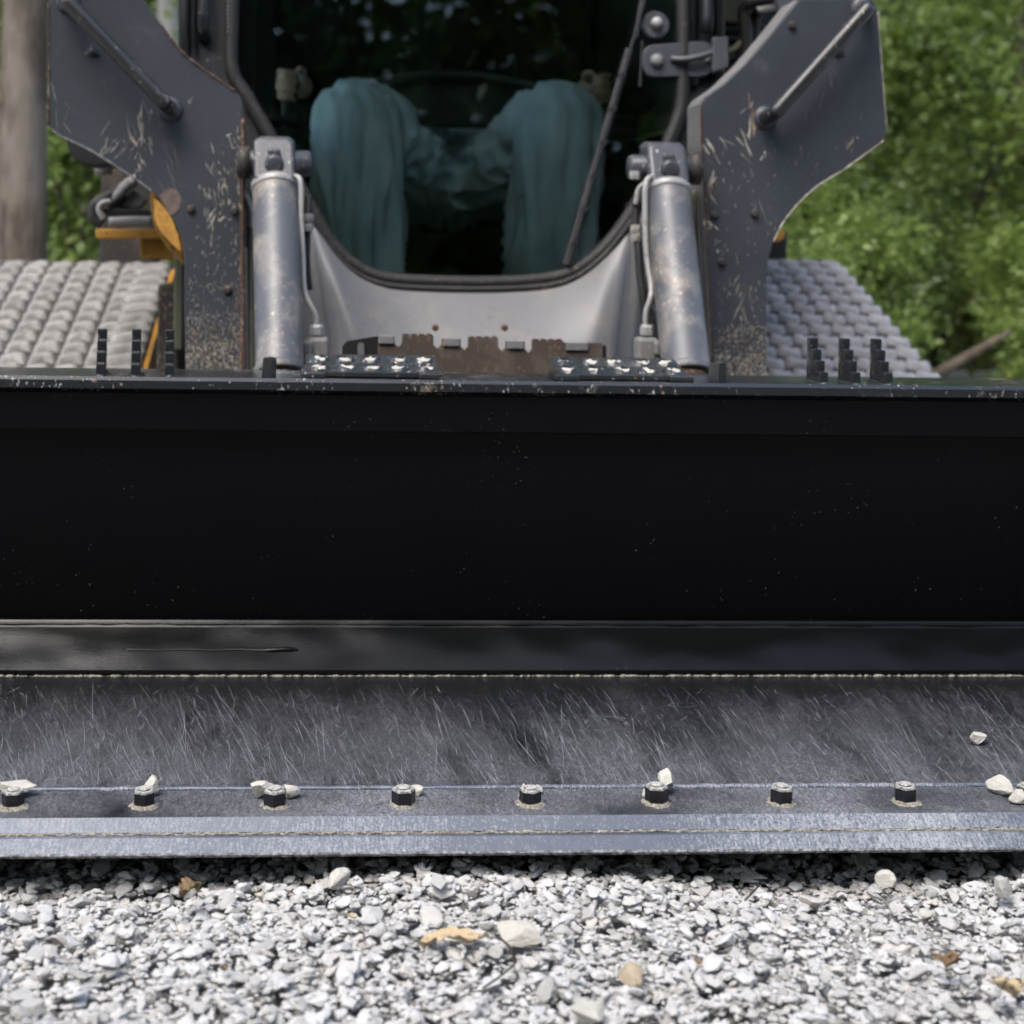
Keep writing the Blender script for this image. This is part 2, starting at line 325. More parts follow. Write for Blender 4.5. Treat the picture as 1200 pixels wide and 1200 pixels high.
# ------------------------------------------------------------------ ground and hillside
def gz(x, y):     # lie of the gravel
    n = mnoise.noise(Vector((x * 2.3 + 5, y * 2.3, 0))) * .010 + mnoise.noise(Vector((x * 6, y * 6 + 9, 3))) * .004
    near = math.exp(-((y - 1.80) / .10) ** 2)
    dip = -.012 * math.exp(-((x + .30) / .22) ** 2) + .006 * math.exp(-((x - .12) / .25) ** 2) - .010 * math.exp(-((x - .62) / .2) ** 2)
    return n + near * dip - .012 - .007 / (1 + math.exp(-(y - 1.775) / .012))
xs = [-40, -20, -10, -6] + [-4 + i * .25 for i in range(33)] + [6, 10, 20, 40]
ys = [-40, -20, -10, -5] + [-3 + i * .25 for i in range(36)] + [7, 8, 9, 10, 11.5, 13, 16, 20, 30, 60]
vs_, fs_ = [], []
for y in ys:
    for x in xs: vs_.append((x, y, (gz(x, y) - .012) if -4 <= x <= 4 and -3 <= y <= 5 else -.03))
w = len(xs)
for j in range(len(ys) - 1):
    for i in range(w - 1): fs_.append((j * w + i, j * w + i + 1, (j + 1) * w + i + 1, (j + 1) * w + i))
o = MB().add(vs_, fs_).build('ground', 'ground_dirt', smooth=True); tag(o, kind='structure')
vs_, fs_ = [], []
nx, ny = 40, 14
for j in range(ny):
    for i in range(nx):
        x = -22 + 44 * i / (nx - 1); u = j / (ny - 1); y = 9.5 + 16 * u
        vs_.append((x, y, -.06 + 9 * u ** .8 + (mnoise.noise(Vector((x * .3, y * .3, 2))) * .8 if j else 0)))
for j in range(ny - 1):
    for i in range(nx - 1): fs_.append((j * nx + i, j * nx + i + 1, (j + 1) * nx + i + 1, (j + 1) * nx + i))
o = MB().add(vs_, fs_).build('hillside', 'woodland_floor', smooth=True); tag(o, kind='structure')

vs_, fs_ = [], []
for j in range(ny):
    for i in range(nx):
        x = -24 + 48 * i / (nx - 1); u = j / (ny - 1); y = -12.6 - 9 * u
        vs_.append((x, y, -.06 + (7.0 * min(1, u * 3) ** .8 + 2 * u) + (mnoise.noise(Vector((x * .4, y * .4, 6))) * .7 if j else 0)))
o = MB().add(vs_, [(j * nx + i, j * nx + i + 1, (j + 1) * nx + i + 1, (j + 1) * nx + i) for j in range(ny - 1) for i in range(nx - 1)]).build('added_bank', 'woodland_floor', smooth=True); tag(o, kind='structure')  # unseen slope added to keep low sky out of the windscreen reflection

# ------------------------------------------------------------------ bucket
X0, X1 = -.95, 1.50
bucket = thing('loader_bucket', (.27, 2.2, 0), 'wide black steel loader bucket lying open on the gravel', 'bucket')
B = bucket
random.seed(3)
xsl = [X0 + (X1 - X0) * i / 60 for i in range(61)]
MB().strip([(2.50, .022), (2.46, .050), (1.928, .054), (1.90, .022)], xsl).build('floor_plate', 'floor_steel', B)
rnd = random.Random(21); mb = MB()
def floor_z(y): return .0500 + (.0540 - .0500) * (2.46 - y) / (2.46 - 1.928)
for i in range(21000):
    px = rnd.uniform(-160, 1360); v = rnd.random() ** .75; py = 803 + v * 116
    cloud = mnoise.noise(Vector((px * .012 - py * .010, py * .004, 7)))
    if rnd.random() > (.22 + .55 * v) * (1 + 1.1 * cloud): continue
    main = rnd.random() < .66
    m_ = (.30 + .55 * max(0, min(1, px / 1200)) + rnd.gauss(0, .24)) if main else rnd.choice((-1, 1)) * rnd.uniform(.2, 2.2)
    L = (rnd.uniform(4, 18) + (rnd.random() ** 5) * 60) if main else rnd.uniform(5, 16)
    bend = rnd.uniform(-.35, .1) if main else rnd.uniform(-.3, .3); wd = rnd.uniform(.07, .24) * (1.5 if rnd.random() < .06 else 1); n = 5; P = []
    dy = L / math.hypot(1, m_); mb.cur = rnd.choices((0, 1, 2), (.10 + .12 * v, .40, .5))[0]
    for k in range(n):
        u = k / (n - 1) - .5; y_ = py + dy * u; x_ = px + m_ * dy * u + bend * dy * (u * u - .25)
        if not 799 < y_ < 921: break
        w_ = wd * (1 - (2 * u) ** 2 * .8); P.append((x_ - w_, x_ + w_, y_))
    if len(P) < 3: continue
    vs_ = []
    for a_, b_, y_ in P:
        for x_ in (a_, b_):
            q = atz(x_, y_, .052); q = atz(x_, y_, floor_z(q.y) + .00035); vs_.append(q)
    mb.add(vs_, [(2 * k, 2 * k + 1, 2 * k + 3, 2 * k + 2) for k in range(len(P) - 1)])
for (cx_, cy_, w_, h_) in ((385, 858, 22, 8), (712, 848, 27, 9), (432, 829, 17, 2), (668, 905, 14, 5), (800, 826, 18, 3), (1147, 881, 11, 6)):
    for k in range(26):      # rubbed marks: short strokes following an oval
        a0 = rnd.uniform(0, 6.28); rr_ = rnd.uniform(.75, 1.05); vs_ = []; mb.cur = rnd.choice((1, 2, 2))
        for q in range(5):
            a_ = a0 + q * .16; e_ = rnd.uniform(.96, 1.0)
            for r2 in (rr_, rr_ * (e_ - .04)):
                g_ = atz(cx_ + w_ * r2 * math.cos(a_), cy_ + h_ * r2 * math.sin(a_), .052); vs_.append(atz(cx_ + w_ * r2 * math.cos(a_), cy_ + h_ * r2 * math.sin(a_), floor_z(g_.y) + .0005))
        mb.add(vs_, [(2 * q, 2 * q + 1, 2 * q + 3, 2 * q + 2) for q in range(4)])
tag(mb.build('scratches', None, B, mats=['scratch_bright', 'scratch_mid', 'scratch_faint']), kind='stuff')
# chamfer, back, top
MB().strip([(2.448, .056), (2.462, .058), (2.525, .112), (2.532, .122)], [X0 + (X1 - X0) * i / 10 for i in range(11)]).build('corner_strip', 'gloss_black', B)
MB().box(((X0 + X1) / 2, 2.522, .30), (X1 - X0, .012, .40), Matrix.Rotation(R(8), 3, 'X')).build('back_plate', 'black_paint', B, bevel=.002)
MB().box(((X0 + X1) / 2, 2.470, .482), (X1 - X0, .012, .066), Matrix.Rotation(R(8), 3, 'X')).build('reinforcing_strip', 'black_paint', B, bevel=.003)
pr = [(2.462, .512), (2.444, .520), (2.444, .533), (2.450, .5385), (2.60, .5385), (2.61, .50), (2.61, .30), (2.56, .30)]
MB().strip(pr, [X0 + (X1 - X0) * i / 10 for i in range(11)]).build('top_plate', 'bar_paint', B)
# outer shell under and behind, so the bucket is closed
MB().strip([(2.62, .45), (2.64, .2), (2.58, .03), (2.45, .018), (1.92, .018)], [X0, X1]).build('outer_shell', 'black_paint', B)
for x in (X0 - .008, X1 + .008):
    MB().prism([(x - .008, y, z) for y, z in ((1.93, .02), (2.62, .02), (2.62, .53), (2.44, .53), (2.36, .45), (2.0, .10))], (.016, 0, 0)).build('side_plate', 'black_paint', B, bevel=.003)
# grit along the back corner and weld seams
def ragged(name, y, z, r0, mat, jit=.5, step_=.006):
    mb = MB(); x = X0; pth = []; rr = []
    while x < X1:
        pth.append((x, y + random.uniform(-.0015, .0015), z)); rr.append(r0 * random.uniform(1 - jit, 1 + jit)); x += step_
    mb.tube(pth, rr, 6); return mb.build(name, mat, B, smooth=True)
ragged('grit_line', 2.450, .0515, .0020, 'grit', .85, .004)
ragged('weld_bead', 1.930, .0585, .0044, 'bevel_steel', .12, .012)
ragged('weld_bead', 2.529, .116, .0032, 'gloss_black', .03, .03)
# base cutting edge with bevel, bolted wear edge in front
MB().strip([(1.94, .040), (1.922, .0600), (1.834, .0600)], xsl).build('cutting_edge', 'edge_top_steel', B)
MB().strip([(1.834, .0600), (1.8185, .0475), (1.8185, .030)], xsl).build('cutting_edge_bevel', 'bevel_steel', B)
mb = MB(); pth = []
for i in range(500):
    x = X0 + (X1 - X0) * i / 499; pth.append((x, 1.8165 + random.uniform(-.0012, .0006), .0462 + random.uniform(-.0012, .001)))
mb.tube(pth, [.0022 * random.uniform(.5, 1.2) for _ in pth], 5).build('grit_line', 'grit', B, smooth=True)
MB().strip([(1.90, .028), (1.90, .0455), (1.8075, .0455), (1.7915, .0338)], xsl).build('wear_edge', 'bevel_steel', B)
mb = MB(); vs_ = []
n = 700
for i in range(n):
    x = X0 + (X1 - X0) * i / (n - 1); a = random.uniform(-.0003, .0003)
    vs_ += [(x, 1.7915, .0338), (x, 1.7895 + a, .0318 + a), (x, 1.7905 + a, .0288 + random.uniform(-.0004, .0004)), (x, 1.90, .0275)]
mb.add(vs_, [(i * 4 + k, i * 4 + k + 1, i * 4 + k + 5, i * 4 + k + 4) for i in range(n - 1) for k in range(3)]).build('worn_lip', 'worn_edge', B)
# bolts
mb = MB(); ring = []
for z, r_, sg in ((.0, .0150, 6), (.0185, .0150, 6), (.0212, .0132, 6)):
    ring += [(r_ * math.cos(math.pi / 3 * k + .2), r_ * math.sin(math.pi / 3 * k + .2), z) for k in range(6)]
mb.add(ring, [(i * 6 + k, i * 6 + (k + 1) % 6, (i + 1) * 6 + (k + 1) % 6, (i + 1) * 6 + k) for i in range(2) for k in range(6)] + [(12, 13, 14, 15, 16, 17)])
for z0, z1, r_ in ((.0212, .0235, .0085),):
    lathe(mb, (0, 0, z0 - .002), (0, 0, z1), [(0, r_), (.7, r_), (1, r_ * .8)], 14)
bolt_proto = mb.build('bolt', 'bolt_black', None, bevel=.0012)
mb = MB(); seg = 30; vs_ = []
for k in range(seg):
    a = 2 * math.pi * k / seg; j = random.uniform(.9, 1.2)
    vs_ += [(.0135 * math.cos(a), .0135 * math.sin(a), 0), (.0135 * math.cos(a), .0135 * math.sin(a), .0035), (.0160 * j * math.cos(a), .0160 * j * math.sin(a), .0020), (.0178 * j * math.cos(a), .0195 * j * math.sin(a), -.0005)]
mb.add(vs_, [(k * 4 + i, k * 4 + i + 1, ((k + 1) % seg) * 4 + i + 1, ((k + 1) % seg) * 4 + i) for k in range(seg) for i in range(3)])
ring_proto = mb.build('dust_ring', 'grit', None, smooth=True)
for i, px in enumerate((-140, 14, 168, 322, 473, 622, 771, 917, 1063, 1207, 1350)):
    p = at(px, 948, 1.866); bo = bolt_proto if i == 0 else bolt_proto.copy(); ro = ring_proto if i == 0 else ring_proto.copy()
    if i: COL.objects.link(bo); COL.objects.link(ro)
    k_ = random.uniform(.94, 1.04); bo.scale = (k_, k_, k_ * random.uniform(.93, 1.05)); bo.location = (p.x, 1.872 + random.uniform(-.002, .002), .0600); bo.rotation_euler = (random.uniform(-.03, .03), random.uniform(-.03, .03), random.uniform(0, 6)); adopt(bo, B)
    ro.scale = (.93, .93, 1); ro.location = (p.x, 1.872, .0602); ro.rotation_euler = (0, 0, random.uniform(0, 6)); adopt(ro, bo)
# smear weld on the corner strip
p0, p1 = at(142, 760, 2.492), at(350, 762, 2.492)
cs = lambda x, k: Vector((x, 2.4915 + k, .0822 + k * .86))
mb = MB(); pth = [cs(p0.x + (p1.x - p0.x) * i / 24, .0006 * math.sin(i * .9)) for i in range(25)]
mb.tube(pth, [.0026 + .0008 * (i / 24) ** 2 + (.0016 if 19 < i < 24 else 0) - (.002 if i in (0, 24) else 0) for i in range(25)], 8).build('weld_run', 'gloss_black', B, smooth=True)
# rack-like teeth on the top plate
prof = [(0, 0), (0, .074), (.016, .074), (.016, .059), (.0145, .056), (.032, .056), (.032, .041), (.0305, .038), (.048, .038), (.048, .023), (.0465, .020), (.064, .020), (.064, 0)]
for px, py in ((117, 446), (158, 446), (198, 447), (967, 457), (1005, 457), (1043, 457)):
    p = at(px, py, 2.452); yaw = R(6) if px < 300 else R(2)
    mb = MB().prism([(-.0075, -y + .064, z) for y, z in prof], (.015, 0, 0)); o = mb.build('tooth', 'bar_paint', None, bevel=.0030, bseg=3)
    o.location = (p.x, 2.458, .5380); o.rotation_euler = (0, 0, yaw); adopt(o, B)
    mb = MB(); mb.tube([(math.cos(a) * .010, .0 + math.sin(a) * .038 + .033, .0) for a in [2 * math.pi * k / 20 for k in range(21)]], [.004 * random.uniform(.6, 1.3) for _ in range(21)], 6, cap=False)
    wl = mb.build('weld_bead', 'pad_paint', None, smooth=True); wl.location = o.location; wl.rotation_euler = o.rotation_euler; adopt(wl, o)
# upright tabs
for px in (312, 845):
    p = at(px, 441, 2.47)
    mb = MB().prism([(-.0085, 0, 0), (.0085, 0, 0), (.0085, 0, .033), (.005, 0, .036), (-.0065, 0, .034)], (0, .05, 0))
    o = mb.build('tab', 'pad_paint', None, bevel=.0025, bseg=3); o.location = (p.x, 2.462, .5378); o.rotation_euler = (R(-6), 0, R(-8) if px < 500 else R(3)); adopt(o, B)
# perforated grip pads with torn-up hole rims
def grip(px0, px1):
    a, b = at(px0, 448, 2.465), at(px1, 448, 2.465); L = b.x - a.x; zt = .5475
    cx = [a.x + L * (k + .5) / 5 for k in range(5)]; rows = (2.492, 2.545); hr = .0145
    bm = bmesh.new()
    mb = MB(); y0, y1 = 2.462, 2.585
    # plate as a grid of cells, each with a round hole
    ex = [a.x] + [(cx[k] + cx[k + 1]) / 2 for k in range(4)] + [b.x]; ey = [y0, (rows[0] + rows[1]) / 2, y1]
    for i in range(5):
        for j in range(2):
            c = Vector((cx[i], rows[j], zt)); n = 24; inner, outer = [], []
            for k in range(n):
                an = 2 * math.pi * k / n; d = Vector((math.cos(an), math.sin(an), 0)); inner.append(c + d * hr)
                tx = ((ex[i + 1] if d.x > 0 else ex[i]) - c.x) / d.x if abs(d.x) > 1e-6 else 9
                ty = ((ey[j + 1] if d.y > 0 else ey[j]) - c.y) / d.y if abs(d.y) > 1e-6 else 9
                outer.append(c + d * min(tx, ty))
            mb.add(inner + outer, [(k, (k + 1) % n, n + (k + 1) % n, n + k) for k in range(n)])
    mb.box(((a.x + b.x) / 2, y0 + .002, zt - .003), (L, .003, .006))
    pad = mb.build('grip_pad', 'pad_paint', B)
    for sgn, xx in ((0, a.x + .014), (1, b.x - .014)):
        MB().box((xx, 2.50, .5435), (.028 + .012, .085, .0095)).build('pad_foot', 'pad_paint', pad, bevel=.002)
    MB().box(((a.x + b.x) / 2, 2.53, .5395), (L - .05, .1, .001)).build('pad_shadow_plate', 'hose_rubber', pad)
    for i in range(5):
        for j in range(2):
            mb = MB(); n = 22; vs_ = []; ph = random.uniform(0, 9)
            for k in range(n):
                an = 2 * math.pi * k / n; d = Vector((math.cos(an), math.sin(an), 0)); h = .0042 + .0030 * math.sin(an * 2 + ph) + random.uniform(-.0012, .0022)
                c = Vector((cx[i], rows[j], zt))
                vs_ += [c + d * (hr + .0035), c + d * (hr + .0005) + Vector((0, 0, max(h, .001))), c + d * (hr - .002) + Vector((0, 0, max(h - .0008, 0))), c + d * (hr - .001) - Vector((0, 0, .003))]
            mb.add(vs_, [(k * 4 + q, k * 4 + q + 1, ((k + 1) % n) * 4 + q + 1, ((k + 1) % n) * 4 + q) for k in range(n) for q in range(3)])
            mb.build('hole_rim', 'pad_paint', pad)
            # stone dust packed in the hole
            mb = MB(); vs_ = [(cx[i], rows[j], zt + .004)] + [(cx[i] + (hr - .001) * math.cos(2 * math.pi * k / 16), rows[j] + (hr - .001) * math.sin(2 * math.pi * k / 16), zt + random.uniform(-.001, .0045)) for k in range(16)]
            mb.add(vs_, [(0, 1 + k, 1 + (k + 1) % 16) for k in range(16)]).build('packed_dust', 'pale_stone', pad)
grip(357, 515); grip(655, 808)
for o in [q for q in bpy.data.objects if q.name.split('.')[0] in ('grip_pad', 'hole_rim', 'packed_dust')]:
    for v in o.data.vertices: v.co.z += (v.co.y - 2.462) * .17

# ------------------------------------------------------------------ track loader
loader = thing('track_loader', (.30, 4.0, 0), 'scratched grey compact track loader with cab facing the camera', 'loader')
Ld = loader
# --- windscreen plane
GP = at(540, 333, 3.30); GN = Vector((0, -1, .14)).normalized()
def gp(px, py, off=0): return atp(px, py, GP, GN) + GN * off
outl = [(272, -330), (272, 0), (272, 80), (290, 115), (322, 170), (345, 210), (365, 245), (385, 280), (410, 308), (440, 324), (480, 330), (570, 332), (640, 328), (675, 317), (705, 294), (730, 264), (755, 224), (775, 185), (792, 145), (799, 110), (800, 0), (800, -330)]
op = smooth_path([gp(*p) for p in outl], 5)
# pane (thin closed slab)
pane = MB().prism(op, -GN * .006); pane.build('windscreen', 'tinted_glass', Ld)
MB().tube([p + GN * .006 for p in op], .0165, 10).build('rubber_seal_and_shadow', 'seal_rubber', Ld, smooth=True)
# second dark tube standing in for the shadow band under the seal
MB().tube([p + GN * .016 + Vector((0, 0, -.016)) for p in op[28:-28]], .0105, 8).build('rubber_seal_and_shadow', 'seal_rubber', Ld, smooth=True)
# --- cab front frame (dark, behind the arms), cut round the screen
def ring(name, outer, inner, mat, d, par=Ld, bev=.004):
    n = len(inner); vs_ = [Vector(p) for p in inner] + [Vector(p) for p in outer]; d = Vector(d)
    vs_ += [p + d for p in vs_]; f = []
    for k in range(n - 1):
        f += [(k, k + 1, n + k + 1, n + k), (2 * n + k, 3 * n + k, 3 * n + k + 1, 2 * n + k + 1), (k, 2 * n + k, 2 * n + k + 1, k + 1), (n + k, n + k + 1, 3 * n + k + 1, 3 * n + k)]
    return MB().add(vs_, f).build(name, mat, par)
fi = [gp(*p, -.004) for p in [(272, -330), (272, 0), (272, 80), (322, 170), (365, 245), (440, 330), (570, 338), (690, 312), (755, 224), (792, 145), (800, 0), (800, -330)]]
fo = [gp(*p, -.004) for p in [(214, -330), (214, 0), (214, 110), (214, 200), (214, 300), (300, 470), (560, 470), (800, 470), (850, 300), (850, 140), (850, 0), (850, -330)]]
ring('cab_front_frame', fo, fi, 'cab_dark', (0, .05, 0))
# pillar relief and grab handle, bead chain of the seal
MB().tube([gp(216, y, -.0) for y in (-330, -100, 0, 200)], .014, 10).build('pillar_tube', 'cab_dark', Ld, smooth=True)
MB().tube([gp(240, -200, .03), gp(240, 20, .035), gp(240, 38, .03), gp(240, 46, .0)], .0125, 10).build('grab_handle', 'cab_dark', Ld, smooth=True)
MB().tube([gp(228, -330, .012), gp(228, 60, .012)], .006, 8).build('pillar_tube', 'head_paint', Ld, smooth=True)
for x in (812, 842):
    MB().tube([gp(x, -330, .004), gp(x, 100, .004)], .012, 10).build('pillar_tube', 'cab_dark', Ld, smooth=True)
MB().tube([gp(826, -200, .02), gp(826, 25, .025), gp(826, 42, .02)], .014, 10).build('grab_handle', 'cab_dark', Ld, smooth=True)
mb = MB()
for k in range(26): lathe(mb, gp(268, 40 - k * 5, .018), gp(268, 40 - k * 5, .026), [(0, .0028), (.6, .0028), (1, .001)], 6)
tag(mb.build('seal_beading', 'silver_pipe', Ld), kind='stuff')
# --- lower grey cab panel, lofted from the seal to the bottom
top = smooth_path([gp(*p, .004) for p in [(338, 200), (352, 222), (368, 250), (386, 281), (410, 308), (440, 325), (480, 332), (570, 334), (640, 330), (675, 319), (705, 296), (730, 266), (752, 228), (765, 205)]], 4)
bot = []
N = len(top)
for i in range(N):
    u = i / (N - 1); px = 349 + (764 - 349) * u; e = abs(u - .5) * 2
    bot.append(at(px, 470, 3.12 + .20 * max(0, (e - .74) / .26) ** 1.2))
rows = 12; vs_ = []
for j in range(rows):
    v = j / (rows - 1)
    for i in range(N):
        u = i / (N - 1); e = abs(u - .5) * 2
        p = top[i].lerp(bot[i], v); p.y -= .03 * math.sin(math.pi * v) * (1 - min(1, max(0, (e - .6) / .15))); p.y += .02 * math.exp(-((e - .80) / .03) ** 2) * min(1, v * 3); vs_.append(p)
MB().add(vs_, [(j * N + i, j * N + i + 1, (j + 1) * N + i + 1, (j + 1) * N + i) for j in range(rows - 1) for i in range(N - 1)]).build('lower_front_panel', 'panel_grey', Ld, smooth=True)
for px, py in ((510, 384), (591, 384)):
    q = at(px, py, 3.10)
    lathe(MB(), q, q + Vector((0, -.012, 0)), [(0, .007), (.7, .007), (1, .004)], 12).build('rivet', 'rust_edge', Ld)
# --- notched coupler plate and hooks
Yc = 2.72
tp = [(443, 470), (443, 394), (462, 394), (463, 403), (467, 407), (471, 403), (472, 391)]
def scal(x0, x1, y, n=4):
    out = []
    for k in range(n):
        a = x0 + (x1 - x0) * k / n; b = x0 + (x1 - x0) * (k + 1) / n; m = (a + b) / 2
        out += [(a + (m - a) * .3, y - 1.5), (m, y - 2), (b - (b - m) * .3, y - 1), (b, y + 1.5)]
    return out
tp += scal(472, 508, 393) + [(508, 404), (513, 409), (518, 404), (518, 397), (540, 397), (540, 406), (545, 411), (549, 406), (549, 396)] + scal(549, 584, 396) + [(584, 407), (589, 412), (593, 407), (593, 400), (615, 400), (615, 409), (620, 414), (624, 409), (624, 399)] + scal(624, 660, 399) + [(662, 402), (690, 402), (706, 404), (706, 470)]
MB().prism([at(x, y, Yc) for x, y in tp], (0, .012, 0)).build('coupler_plate', 'rust_plate', Ld)
for x0, x1, y in ((444, 462, 394), (519, 539, 397), (594, 614, 400), (663, 689, 402)):
    a, b = at(x0, y, Yc), at(x1, y, Yc)
    MB().box(((a.x + b.x) / 2, Yc - .0025, (a.z + b.z) / 2 - .006), (b.x - a.x, .004, .016)).build('coupler_lip', 'flange_paint', Ld, bevel=.002)
hk = [(384, 470), (384, 418), (392, 423), (402, 420), (401, 406), (406, 400), (420, 398), (443, 394), (443, 470)]
mb = MB(); mb.prism([at(x, y, 2.755) for x, y in [(384, 470), (384, 420), (400, 424), (443, 426), (443, 470)]], (0, .02, 0)); mb.build('coupler_hook', 'dark_iron', Ld, bevel=.003)
mb = MB(); mb.prism([at(x, y, 2.79) for x, y in [(401, 426), (401, 406), (406, 400), (443, 394), (443, 426)]], (0, .012, 0)); mb.build('hook_recess', 'hose_rubber', Ld)
mb = MB(); mb.prism(round_poly([at(x, y, 2.785) for x, y in [(419, 402), (427, 402), (427, 417), (419, 417)]], .006), (0, .004, 0)); mb.build('slot', 'panel_grey', Ld)
mb = MB(); mb.prism(round_poly([at(x, y, 2.75) for x, y in [(690, 470), (690, 404), (711, 404), (711, 470)]], .004), (0, .06, 0)); mb.build('coupler_hook', 'hose_rubber', Ld, bevel=.003)
# --- loader arms
LA = [(57, -6), (57, 146), (61, 152), (72, 160), (100, 173), (130, 191), (158, 209), (178, 224), (193, 240), (204, 257), (212, 278), (216, 302), (216, 360), (218, 470), (286, 470), (285, 300), (284, 120), (282, 113), (276, 107), (250, 89), (222, 69), (206, 53), (186, 25), (164, -6)]
RA = [(937, -2), (905, 38), (876, 72), (850, 97), (827, 113), (822, 121), (822, 170), (826, 220), (831, 330), (837, 470), (899, 470), (898, 330), (900, 306), (906, 284), (917, 262), (935, 239), (958, 218), (990, 198), (1020, 176), (1035, 165), (1039, 157), (1039, 145), (1033, 70), (1029, 12), (1026, 4), (1018, -2)]
YA = 3.05
def arm(outline, inner_path, handle, side, label):
    P = [at(x, y, YA) for x, y in outline]
    a = MB().prism(P, (0, .014, 0)).build('loader_arm', 'arm_paint', Ld, bevel=.0025)
    a['label'] = label
    # inner flange, following the inner edge and running back
    ip = [at(x, y, YA) for x, y in inner_path]; n = len(ip); wv = Vector((.012 * side, 0, 0)); vs_ = []
    for p in ip: vs_ += [p + Vector((0, .014, 0)), p + Vector((0, .12, 0)), p + Vector((0, .12, 0)) + wv, p + Vector((0, .014, 0)) + wv]
    f = [(k * 4 + q, k * 4 + (q + 1) % 4, (k + 1) * 4 + (q + 1) % 4, (k + 1) * 4 + q) for k in range(n - 1) for q in range(4)] + [(0, 1, 2, 3), tuple(range(4 * n - 4, 4 * n))]
    MB().add(vs_, f).build('arm_flange', 'flange_paint' if side > 0 else 'rust_edge', a)
    # the arm beam behind the plate runs up and back over the track
    q0 = at((outline[0][0] + outline[-1][0]) / 2, 60, YA + .02); 
    MB().tube([q0 + Vector((0, .02, -.05)), q0 + Vector((0, .25, .22)), q0 + Vector((0, 1.0, .62)), q0 + Vector((0, 1.9, .70))], [.075, .085, .085, .085], 4).build('arm_beam', 'cab_dark', a, bevel=.01)
    (x0, y0), (x1, y1) = handle
    h0, h1 = at(x0, y0, YA), at(x1, y1, YA); dd = (h1 - h0)
    out = Vector((0, -.055, 0)); path = [h0, h0 + out * .55 + dd * .005, h0 + out * .9 + dd * .03, h0 + out + dd * .08, h0 + out + dd * .5, h1 + out - dd * .08, h1 + out * .9 - dd * .03, h1 + out * .55 - dd * .005, h1]
    MB().tube(smooth_path(path, 5), .0155, 14).build('handle', 'handle_paint', a, smooth=True)
    for hh in (h0, h1):
        lathe(MB(), hh + Vector((0, .002, 0)), hh + Vector((0, -.010, 0)), [(0, .026), (.5, .024), (1, .0165)], 16).build('handle_weld', 'arm_paint', a, smooth=True)
    return a
armL = arm(LA, [(164, -6), (186, 25), (206, 53), (222, 69), (250, 89), (276, 107), (284, 120), (285, 300), (286, 470)], ((80, 2), (200, 128)), -1, 'arm plate with a worn orange patch on its curved edge')
armR = arm(RA, [(937, -2), (905, 38), (876, 72), (850, 97), (827, 113), (822, 121), (822, 170), (826, 220), (831, 330), (837, 470)], ((1010, 10), (896, 138)), 1, 'arm plate with long pale gouges below its handle')
# rust line along the outer rims
def rim(a, pts, r=.0022, mat='rust_edge', name='bare_rim'):
    mb = MB(); pth = smooth_path([at(x, y, YA - .0002) for x, y in pts], 8)
    mb.tube(pth, [r * random.uniform(.3, 1.2) for _ in pth], 5).build(name, mat, a, smooth=True)
rim(armL, [(57, 4), (57, 90), (57, 146)], .003); rim(armL, [(61, 152), (72, 160), (100, 173), (130, 191), (158, 209), (178, 224)], .0025, 'flange_paint'); rim(armL, [(190, 30), (206, 53), (222, 69), (250, 89), (276, 107)], .0035)
rim(armL, [(284.5, 140), (284.5, 220), (284.5, 300), (285.5, 440)], .0055)
rim(armR, [(822, 122), (822, 170), (826, 220), (831, 330), (835, 440)], .0028); rim(armR, [(1039, 150), (1033, 70), (1029, 14)], .0014, 'chip_pale'); rim(armR, [(906, 284), (917, 262), (935, 239), (958, 218), (990, 198), (1035, 165)], .0018, 'chip_pale')
# bolts on the arms
for a, px, py in ((armL, 224, 245), (armL, 275, 247), (armL, 267, 340), (armR, 837, 252), (armR, 884, 250), (armR, 845, 307), (armR, 928, 30)):
    q = at(px, py, YA); lathe(MB(), q, q + Vector((0, -.008, 0)), [(0, .0085), (.6, .0080), (1, .005)], 10).build('bolt_head', 'dark_iron', a)
# worn patches and paint chips lying on the plates
def patch(a, pts, mat, name='worn_patch', dy=.0008):
    MB().prism([at(x, y, YA - .0004) for x, y in pts], (0, -dy, 0)).build(name, mat, a)
patch(armL, [(186 + 0, 228)] + [(200 + 12.5 * math.cos(t_), 236 + 14 * math.sin(t_) * 1.12) for t_ in [R(-150 + 24 * k) for k in range(11)]] + [(200, 254)], 'worn_brown')
patch(armL, [(180, 232), (186, 236), (195, 246), (203, 260), (209, 276), (212, 295), (206, 290), (196, 280), (186, 268), (181, 256)], 'worn_orange', dy=.0014)
def chips(a, spec, seed, name='paint_chips'):
    rnd = random.Random(seed); mb = MB()
    for (x0, y0, x1, y1, n, ln, wd, ang, mi) in spec:
        for _ in range(n):
            x, y = rnd.uniform(x0, x1), rnd.uniform(y0, y1); L = ln * rnd.uniform(.3, 1.3); W = wd * rnd.uniform(.25, 1.1); an = R(rnd.gauss(ang, 14)); mb.cur = mi if rnd.random() < .75 else rnd.randrange(3)
            pts = []; m_ = rnd.randint(5, 8); cv = rnd.uniform(-.04, .04) * L
            for k in range(m_):
                u = k / (m_ - 1) - .5; pts.append((u * L, W * .5 * rnd.uniform(.2, 1) * (1 - (2 * u) ** 2 * .8) + cv * u * u * 4))
            for k in range(m_ - 2, 0, -1):
                u = k / (m_ - 1) - .5; pts.append((u * L, -W * .5 * rnd.uniform(.2, 1) * (1 - (2 * u) ** 2 * .8) + cv * u * u * 4))
            pp = [at(x + p * math.sin(an) + q * math.cos(an), y - p * math.cos(an) + q * math.sin(an), YA - .0006 - rnd.uniform(0, .0006)) for p, q in pts]
            mb.add(pp, [tuple(range(len(pp)))])
    return tag(mb.build(name, None, a, mats=['chip_pale', 'chip_rust', 'chip_grey']), kind='stuff')
